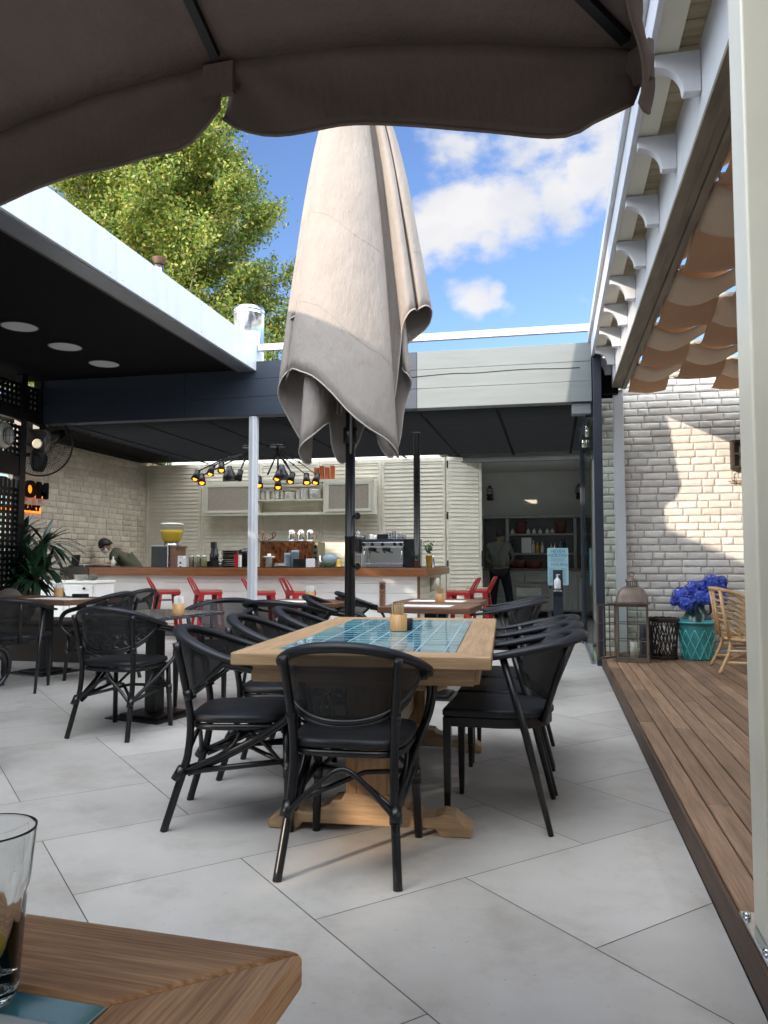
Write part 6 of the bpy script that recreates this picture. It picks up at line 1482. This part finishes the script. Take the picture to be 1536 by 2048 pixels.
    MB().bb(.0, .12, -.05, -.044, .03, .12).build('card', M['paper'], w)
    g = thing('letters', 'thin brass letters C and A on a small rail under the rusty box lantern', 'letters', (2.03, 9.10, 1.99))
    brass = pbr('brass', (.40, .27, .10), .35, .8)
    mb = MB().tube([(-.075+.0, -.01, .115), (-.09, -.01, .105), (-.095, -.01, .03), (-.085, -.01, .012), (-.065, -.01, .012)], .006, 6)
    mb.tube([(.03, -.01, .012), (.055, -.01, .125), (.08, -.01, .012)], .006, 6).tube([(.04, -.01, .05), (.07, -.01, .05)], .005, 6); mb.build('lettering', brass, g)
    MB().bb(-.13, .14, -.03, .0, 0, .010).build('rail', brass, g)
    MB().tube(arc((-.02, -.015, -.004), .02, PI, 2*PI, 8, 'xz'), .004, 5).tube(arc((.07, -.015, -.004), .02, PI, 2*PI, 8, 'xz'), .004, 5).build('hook', brass, g)
right_things()

# ================================================================== ROOF PIPES, TREE, UNSEEN SUN BLOCKERS
def backdrop():
    c = at(318, 530, 10.0); t = thing('vent_pipe', 'slim metal vent pipe with a flared rusty cap behind the white roof edge', 'vent pipe', (c.x, 10, 3.4))
    zt = at(318, 530, 10).z-3.4
    MB().lathe([(.10, 0), (.10, zt-.14), (.065, zt-.10), (.065, zt)], n=20).build('pipe', M['galv'], t)
    MB().lathe([(.07, zt+.001), (.07, zt+.02), (.105, zt+.09), (.1, zt+.10)], n=20).build('cap', pbr('rust_cap', (.10, .045, .03), .6, .3), t)
    c = at(498, 640, 9.5); t = thing('flue_duct', 'wide shiny metal flue duct at the end of the white roof edge', 'duct', (c.x, 9.5, 3.4))
    zt = at(498, 618, 9.5).z-3.4; r_ = .20
    MB().lathe([(r_, 0), (r_, .45), (r_+.004, .455), (r_+.004, .47), (r_, .475), (r_, zt-.10), (r_+.006, zt-.095), (r_+.006, zt-.08), (r_, zt-.075), (r_, zt-.05), (r_+.006, zt-.045), (r_+.006, zt-.03), (r_, zt-.025), (r_, zt), (r_-.01, zt), (r_-.01, zt-.2)], n=40, cap=False).build('duct_body', pbr('shiny_galv', (.72, .74, .77), .16, .92, .05), t)
    # tree
    rr = random.Random(11); B = Vector((-11.35, 20.5, 0))
    t = thing('tree', 'tall yellow green leafy tree rising behind the left roof', 'tree', B)
    br = MB(); H = 17.5
    trunk = [(0, 0, 0), (.1, .05, 4), (.05, 0, 8), (.12, .05, 12), (.0, 0, 16)]
    br.tube(spline(trunk, 5), [.32-.014*i for i in range(21)], 9)
    twigs = []
    for k in range(120):
        z0 = 2.2+13.2*(k/120)**.9; a = k*2.399+rr.uniform(-.3, .3); env = 4.3*(1-max(0, (z0-4))/13.6)**.80*(1 if z0 > 4 else .75+.25*(z0-2.2)/1.8)
        L = env*rr.uniform(.82, 1.15); rise = rr.uniform(.55, 1.0)
        p0 = Vector((.08, .03, z0)); e = p0+Vector((math.cos(a)*L, math.sin(a)*L, rise*L*.85)); m_ = p0.lerp(e, .5)+Vector((0, 0, -.12*L))
        sp = spline([p0, m_, e], 5); br.tube(sp, [.055*(1-.085*i) for i in range(len(sp))], 5)
        for q in range(20):
            f = rr.uniform(.25, 1.0) if q else 1.0; i = min(len(sp)-1, int(f*(len(sp)-1))); c = sp[i]
            d = Vector((math.cos(a)+rr.gauss(0, .7), math.sin(a)+rr.gauss(0, .7), rr.uniform(.1, 1.1))).normalized(); l = rr.uniform(.5, 1.25)*(.7+.3*L/4)
            twigs.append((c, d, l)); br.tube([c, c+d*l*.6, c+d*l+Vector((0, 0, -.05))], [.014, .009, .005], 4)
    br.build('trunk', M['bark'], t)
    rg = np.random.default_rng(5); V = []; n_per = 125
    for c, d, l in twigs:
        f = rg.uniform(.1, 1.08, n_per)[:, None]; P = np.array(c)[None]+np.array(d)[None]*f*l+rg.normal(0, .10+.05*l, (n_per, 3))
        N = rg.normal(0, 1, (n_per, 3)); N[:, 2] += .5; N /= np.linalg.norm(N, axis=1)[:, None]
        T = np.cross(N, rg.normal(0, 1, (n_per, 3))); T /= np.linalg.norm(T, axis=1)[:, None]; Bt = np.cross(N, T)
        s = rg.uniform(.034, .066, n_per)[:, None]
        q = np.stack([P-T*s*1.1, P+Bt*s*.62+N*s*.15, P+T*s*1.25-N*s*.2, P-Bt*s*.62+N*s*.15], 1); V.append(q.reshape(-1, 3))
    V = np.concatenate(V); nl = len(V)//4
    me = bpy.data.meshes.new('crown'); me.vertices.add(len(V)); me.vertices.foreach_set('co', V.astype(np.float32).ravel())
    me.loops.add(len(V)); me.loops.foreach_set('vertex_index', np.arange(len(V), dtype=np.int32)); me.polygons.add(nl)
    me.polygons.foreach_set('loop_start', np.arange(0, len(V), 4, dtype=np.int32)); me.polygons.foreach_set('loop_total', np.full(nl, 4, dtype=np.int32)); me.update(calc_edges=True); me.validate()
    me.materials.append(M['leaf']); o = bpy.data.objects.new('crown', me); COL.objects.link(o); o.parent = t
    # unseen block added behind the camera to shade the patio, notched for a sunbeam
    b = thing('rear_sun_blocker', 'tall pale block behind the photographer, added unseen to shade the near patio', 'sun blocker', (-6, -9, 0))
    W(MB().bb(-8.3, 12, -10.2, -9.0, 0, 5.0), 'wall', M['plaster'], b); W(MB().bb(-9.8, 12, -10.2, -9.0, 5.005, 8.8), 'wall', M['plaster'], b); W(MB().bb(-9.9, 12.1, -10.3, -8.9, 8.805, 9.0), 'cornice', M['white_paint'], b)
    for x in (-8, -5.2, -2.4, .4, 3.2, 6):
        W(MB().bb(x, x+1.3, -8.995, -8.975, 1.0, 2.6), 'window', M['darkglass'], b)
        W(MB().bb(x, x+1.3, -8.995, -8.975, 4.6, 6.2), 'window', M['darkglass'], b)
    e = thing('terrace_sun_screen', 'pale wall added on the left of the terrace to block sun, outside the picture', 'wall', (-8.1, 0, 0))
    W(MB().bb(-7.70, -7.60, -8.9, -7.30, 0, 3.40).bb(-7.70, -7.60, -6.70, 4.6, 0, 3.40).bb(-7.70, -7.60, -7.299, -6.701, 0, 3.20), 'wall', M['plaster'], e); W(MB().bb(-7.59, -3.75, 1.3, 1.5, 0, 3.40), 'wall', M['plaster'], e)  # added to stop stray sun under the roof; the slot passes one beam
    h = thing('side_sun_blocker', 'long pale block added left of the terrace to stop sun, outside the picture', 'house', (-15, -6, 0))
    W(MB().bb(-15.5, -14, -17, 4.5, 0, 6.2), 'wall', M['plaster'], h)  # unseen blocker added to stop low sun reaching the bar
    s = thing('rear_wall', 'pale side wall closing the deck on the far right', 'wall', (4.4, 3, 0))
    W(MB().bb(4.3, 4.5, -3.2, 9.3, 0, 2.6), 'wall', M['brick'], s)
backdrop()

# ================================================================== SKY, SUN, CAMERA
def light():
    d = Vector((2.36, 3.45, -1.14)).normalized()          # the way the sunlight travels
    el = math.asin(-d.z); rot = math.atan2(-d.x, -d.y)
    w = bpy.data.worlds.new('World'); S.world = w; w.use_nodes = True; nt = w.node_tree; L = nt.links
    bg = nt.nodes['Background']; sky = nt.nodes.new('ShaderNodeTexSky'); sky.sky_type = 'NISHITA'; sky.sun_disc = False
    sky.sun_elevation = el; sky.sun_rotation = rot; sky.air_density = 1.0; sky.dust_density = .6; sky.ozone_density = 2.2
    hs = nt.nodes.new('ShaderNodeHueSaturation'); hs.inputs['Saturation'].default_value = SKY_SAT; hs.inputs['Hue'].default_value = .515; hs.inputs['Value'].default_value = 1.0; L.new(sky.outputs[0], hs.inputs['Color'])
    tc = nt.nodes.new('ShaderNodeTexCoord'); gen = tc.outputs['Generated']
    def math_(op, a, b=None, v=None):
        n = nt.nodes.new('ShaderNodeMath'); n.operation = op; L.new(a, n.inputs[0])
        if b is not None: L.new(b, n.inputs[1])
        if v is not None: n.inputs[1].default_value = v
        return n.outputs[0]
    wn = nt.nodes.new('ShaderNodeTexNoise'); wn.inputs['Scale'].default_value = 6; wn.inputs['Detail'].default_value = 3; L.new(gen, wn.inputs['Vector'])
    wv = nt.nodes.new('ShaderNodeVectorMath'); wv.operation = 'SCALE'; wv.inputs['Scale'].default_value = .10
    sb = nt.nodes.new('ShaderNodeVectorMath'); sb.operation = 'SUBTRACT'; sb.inputs[1].default_value = (.5, .5, .5); L.new(wn.outputs['Color'], sb.inputs[0]); L.new(sb.outputs[0], wv.inputs[0])
    ad = nt.nodes.new('ShaderNodeVectorMath'); ad.operation = 'ADD'; L.new(gen, ad.inputs[0]); L.new(wv.outputs[0], ad.inputs[1]); warped = ad.outputs[0]
    cur = None
    for u, v, r_, k in ((890, 445, 95, 1), (950, 440, 115, 1), (1030, 430, 115, 1), (1100, 395, 120, 1), (1160, 345, 130, 1), (1230, 300, 150, 1), (1320, 240, 170, 1), (1210, 400, 80, .8), (930, 300, 110, .62), (1010, 285, 120, .68), (1090, 270, 110, .6), (955, 588, 62, .95), (990, 590, 45, .9), (1012, 628, 40, .5), (880, 500, 60, .7), (600, 90, 160, .7), (-300, 200, 380, .8), (2300, 350, 420, .9)):
        dv = _ray(u, v).normalized(); n = nt.nodes.new('ShaderNodeVectorMath'); n.operation = 'DISTANCE'; L.new(warped, n.inputs[0]); n.inputs[1].default_value = dv
        m = nt.nodes.new('ShaderNodeMapRange'); m.inputs[1].default_value = 0; m.inputs[2].default_value = r_/FPX*.95; m.inputs[3].default_value = k; m.inputs[4].default_value = 0; L.new(n.outputs['Value'], m.inputs[0])
        cur = m.outputs[0] if cur is None else math_('MAXIMUM', cur, m.outputs[0])
    mp = nt.nodes.new('ShaderNodeMapping'); mp.inputs['Scale'].default_value = (1, 1, 1.5); L.new(gen, mp.inputs['Vector'])
    cn = nt.nodes.new('ShaderNodeTexNoise'); cn.inputs['Scale'].default_value = 14; cn.inputs['Detail'].default_value = 9; cn.inputs['Roughness'].default_value = .58; L.new(mp.outputs[0], cn.inputs['Vector'])
    dens = math_('ADD', math_('MULTIPLY', cur, v=.80), math_('MULTIPLY', math_('SUBTRACT', cn.outputs['Fac'], v=.5), v=1.15))
    ms = nt.nodes.new('ShaderNodeMapRange'); ms.interpolation_type = 'SMOOTHSTEP'; ms.inputs[1].default_value = .17; ms.inputs[2].default_value = .54; L.new(dens, ms.inputs[0])
    cn2 = nt.nodes.new('ShaderNodeTexNoise'); cn2.inputs['Scale'].default_value = 9; cn2.inputs['Detail'].default_value = 5; L.new(mp.outputs[0], cn2.inputs['Vector'])
    cr = nt.nodes.new('ShaderNodeValToRGB'); cr.color_ramp.elements[0].position = .3; cr.color_ramp.elements[0].color = (*[x*CLOUD for x in (.76, .79, .86)], 1); cr.color_ramp.elements[1].position = .62; cr.color_ramp.elements[1].color = (*[x*CLOUD for x in (1.0, .97, .95)], 1); L.new(cn2.outputs['Fac'], cr.inputs[0])
    dt = nt.nodes.new('ShaderNodeVectorMath'); dt.operation = 'DOT_PRODUCT'; L.new(gen, dt.inputs[0]); dt.inputs[1].default_value = _fw
    back = nt.nodes.new('ShaderNodeMapRange'); back.interpolation_type = 'SMOOTHSTEP'; back.inputs[1].default_value = .45; back.inputs[2].default_value = .1; L.new(dt.outputs['Value'], back.inputs[0])
    rn = nt.nodes.new('ShaderNodeTexNoise'); rn.inputs['Scale'].default_value = 2.6; rn.inputs['Detail'].default_value = 8; L.new(mp.outputs[0], rn.inputs['Vector'])
    rm = nt.nodes.new('ShaderNodeMapRange'); rm.interpolation_type = 'SMOOTHSTEP'; rm.inputs[1].default_value = .34; rm.inputs[2].default_value = .52; L.new(rn.outputs['Fac'], rm.inputs[0])
    sz = nt.nodes.new('ShaderNodeSeparateXYZ'); L.new(gen, sz.inputs[0]); up = nt.nodes.new('ShaderNodeMapRange'); up.interpolation_type = 'SMOOTHSTEP'; up.inputs[1].default_value = .17; up.inputs[2].default_value = .34; L.new(sz.outputs['Z'], up.inputs[0])
    fill_clouds = math_('MULTIPLY', math_('MULTIPLY', back.outputs[0], rm.outputs[0]), up.outputs[0])  # bright unseen clouds added behind and overhead as fill light
    gain = nt.nodes.new('ShaderNodeMapRange'); gain.inputs[3].default_value = CLOUD_GAIN; gain.inputs[4].default_value = CLOUD_GAIN*FILL_GAIN; L.new(back.outputs[0], gain.inputs[0])
    tint = nt.nodes.new('ShaderNodeMix'); tint.data_type = 'RGBA'; tint.blend_type = 'MULTIPLY'; L.new(back.outputs[0], tint.inputs['Factor']); L.new(cr.outputs[0], tint.inputs[6]); tint.inputs[7].default_value = (.90, .96, 1.0, 1)
    mx = nt.nodes.new('ShaderNodeMix'); mx.data_type = 'RGBA'; L.new(math_('MULTIPLY', math_('MAXIMUM', ms.outputs[0], fill_clouds), v=.93), mx.inputs['Factor']); L.new(hs.outputs[0], mx.inputs[6])
    sc = nt.nodes.new('ShaderNodeVectorMath'); sc.operation = 'SCALE'; L.new(gain.outputs[0], sc.inputs['Scale']); L.new(tint.outputs[2], sc.inputs[0]); L.new(sc.outputs[0], mx.inputs[7])
    L.new(mx.outputs[2], bg.inputs['Color']); bg.inputs['Strength'].default_value = SKY
    sl = bpy.data.lights.new('sun', 'SUN'); sl.energy = SUN; sl.angle = R(.5); sl.color = (1, .83, .66)
    so = bpy.data.objects.new('sun', sl); COL.objects.link(so); so.rotation_euler = d.to_track_quat('-Z', 'Y').to_euler(); so.location = (-20, -30, 15)
    cam = bpy.data.cameras.new('camera'); co = bpy.data.objects.new('camera', cam); COL.objects.link(co); S.camera = co
    cam.sensor_fit = 'VERTICAL'; cam.sensor_height = 36; cam.sensor_width = 27; cam.lens = FPX*36/2048; cam.clip_start = .05; cam.clip_end = 600
    co.location = EYE; co.rotation_euler = (PI/2+TH, 0, PS)
    vs = S.view_settings; S.display_settings.display_device = 'sRGB'; vs.view_transform = 'Standard'; vs.look = 'None'; vs.exposure = EXPO; vs.gamma = 1
    S.render.resolution_x = 768; S.render.resolution_y = 1024
    S.cycles.max_bounces = 14; S.cycles.diffuse_bounces = 6; S.cycles.transmission_bounces = 14; S.cycles.transparent_max_bounces = 16; S.cycles.use_denoising = True; S.cycles.sample_clamp_indirect = 6
SKY, SUN, EXPO, SKY_SAT, CLOUD, CLOUD_GAIN, FILL_GAIN = .105, 2.0, 1.42, 1.12, 1.0, 3.5, 7.8
light()
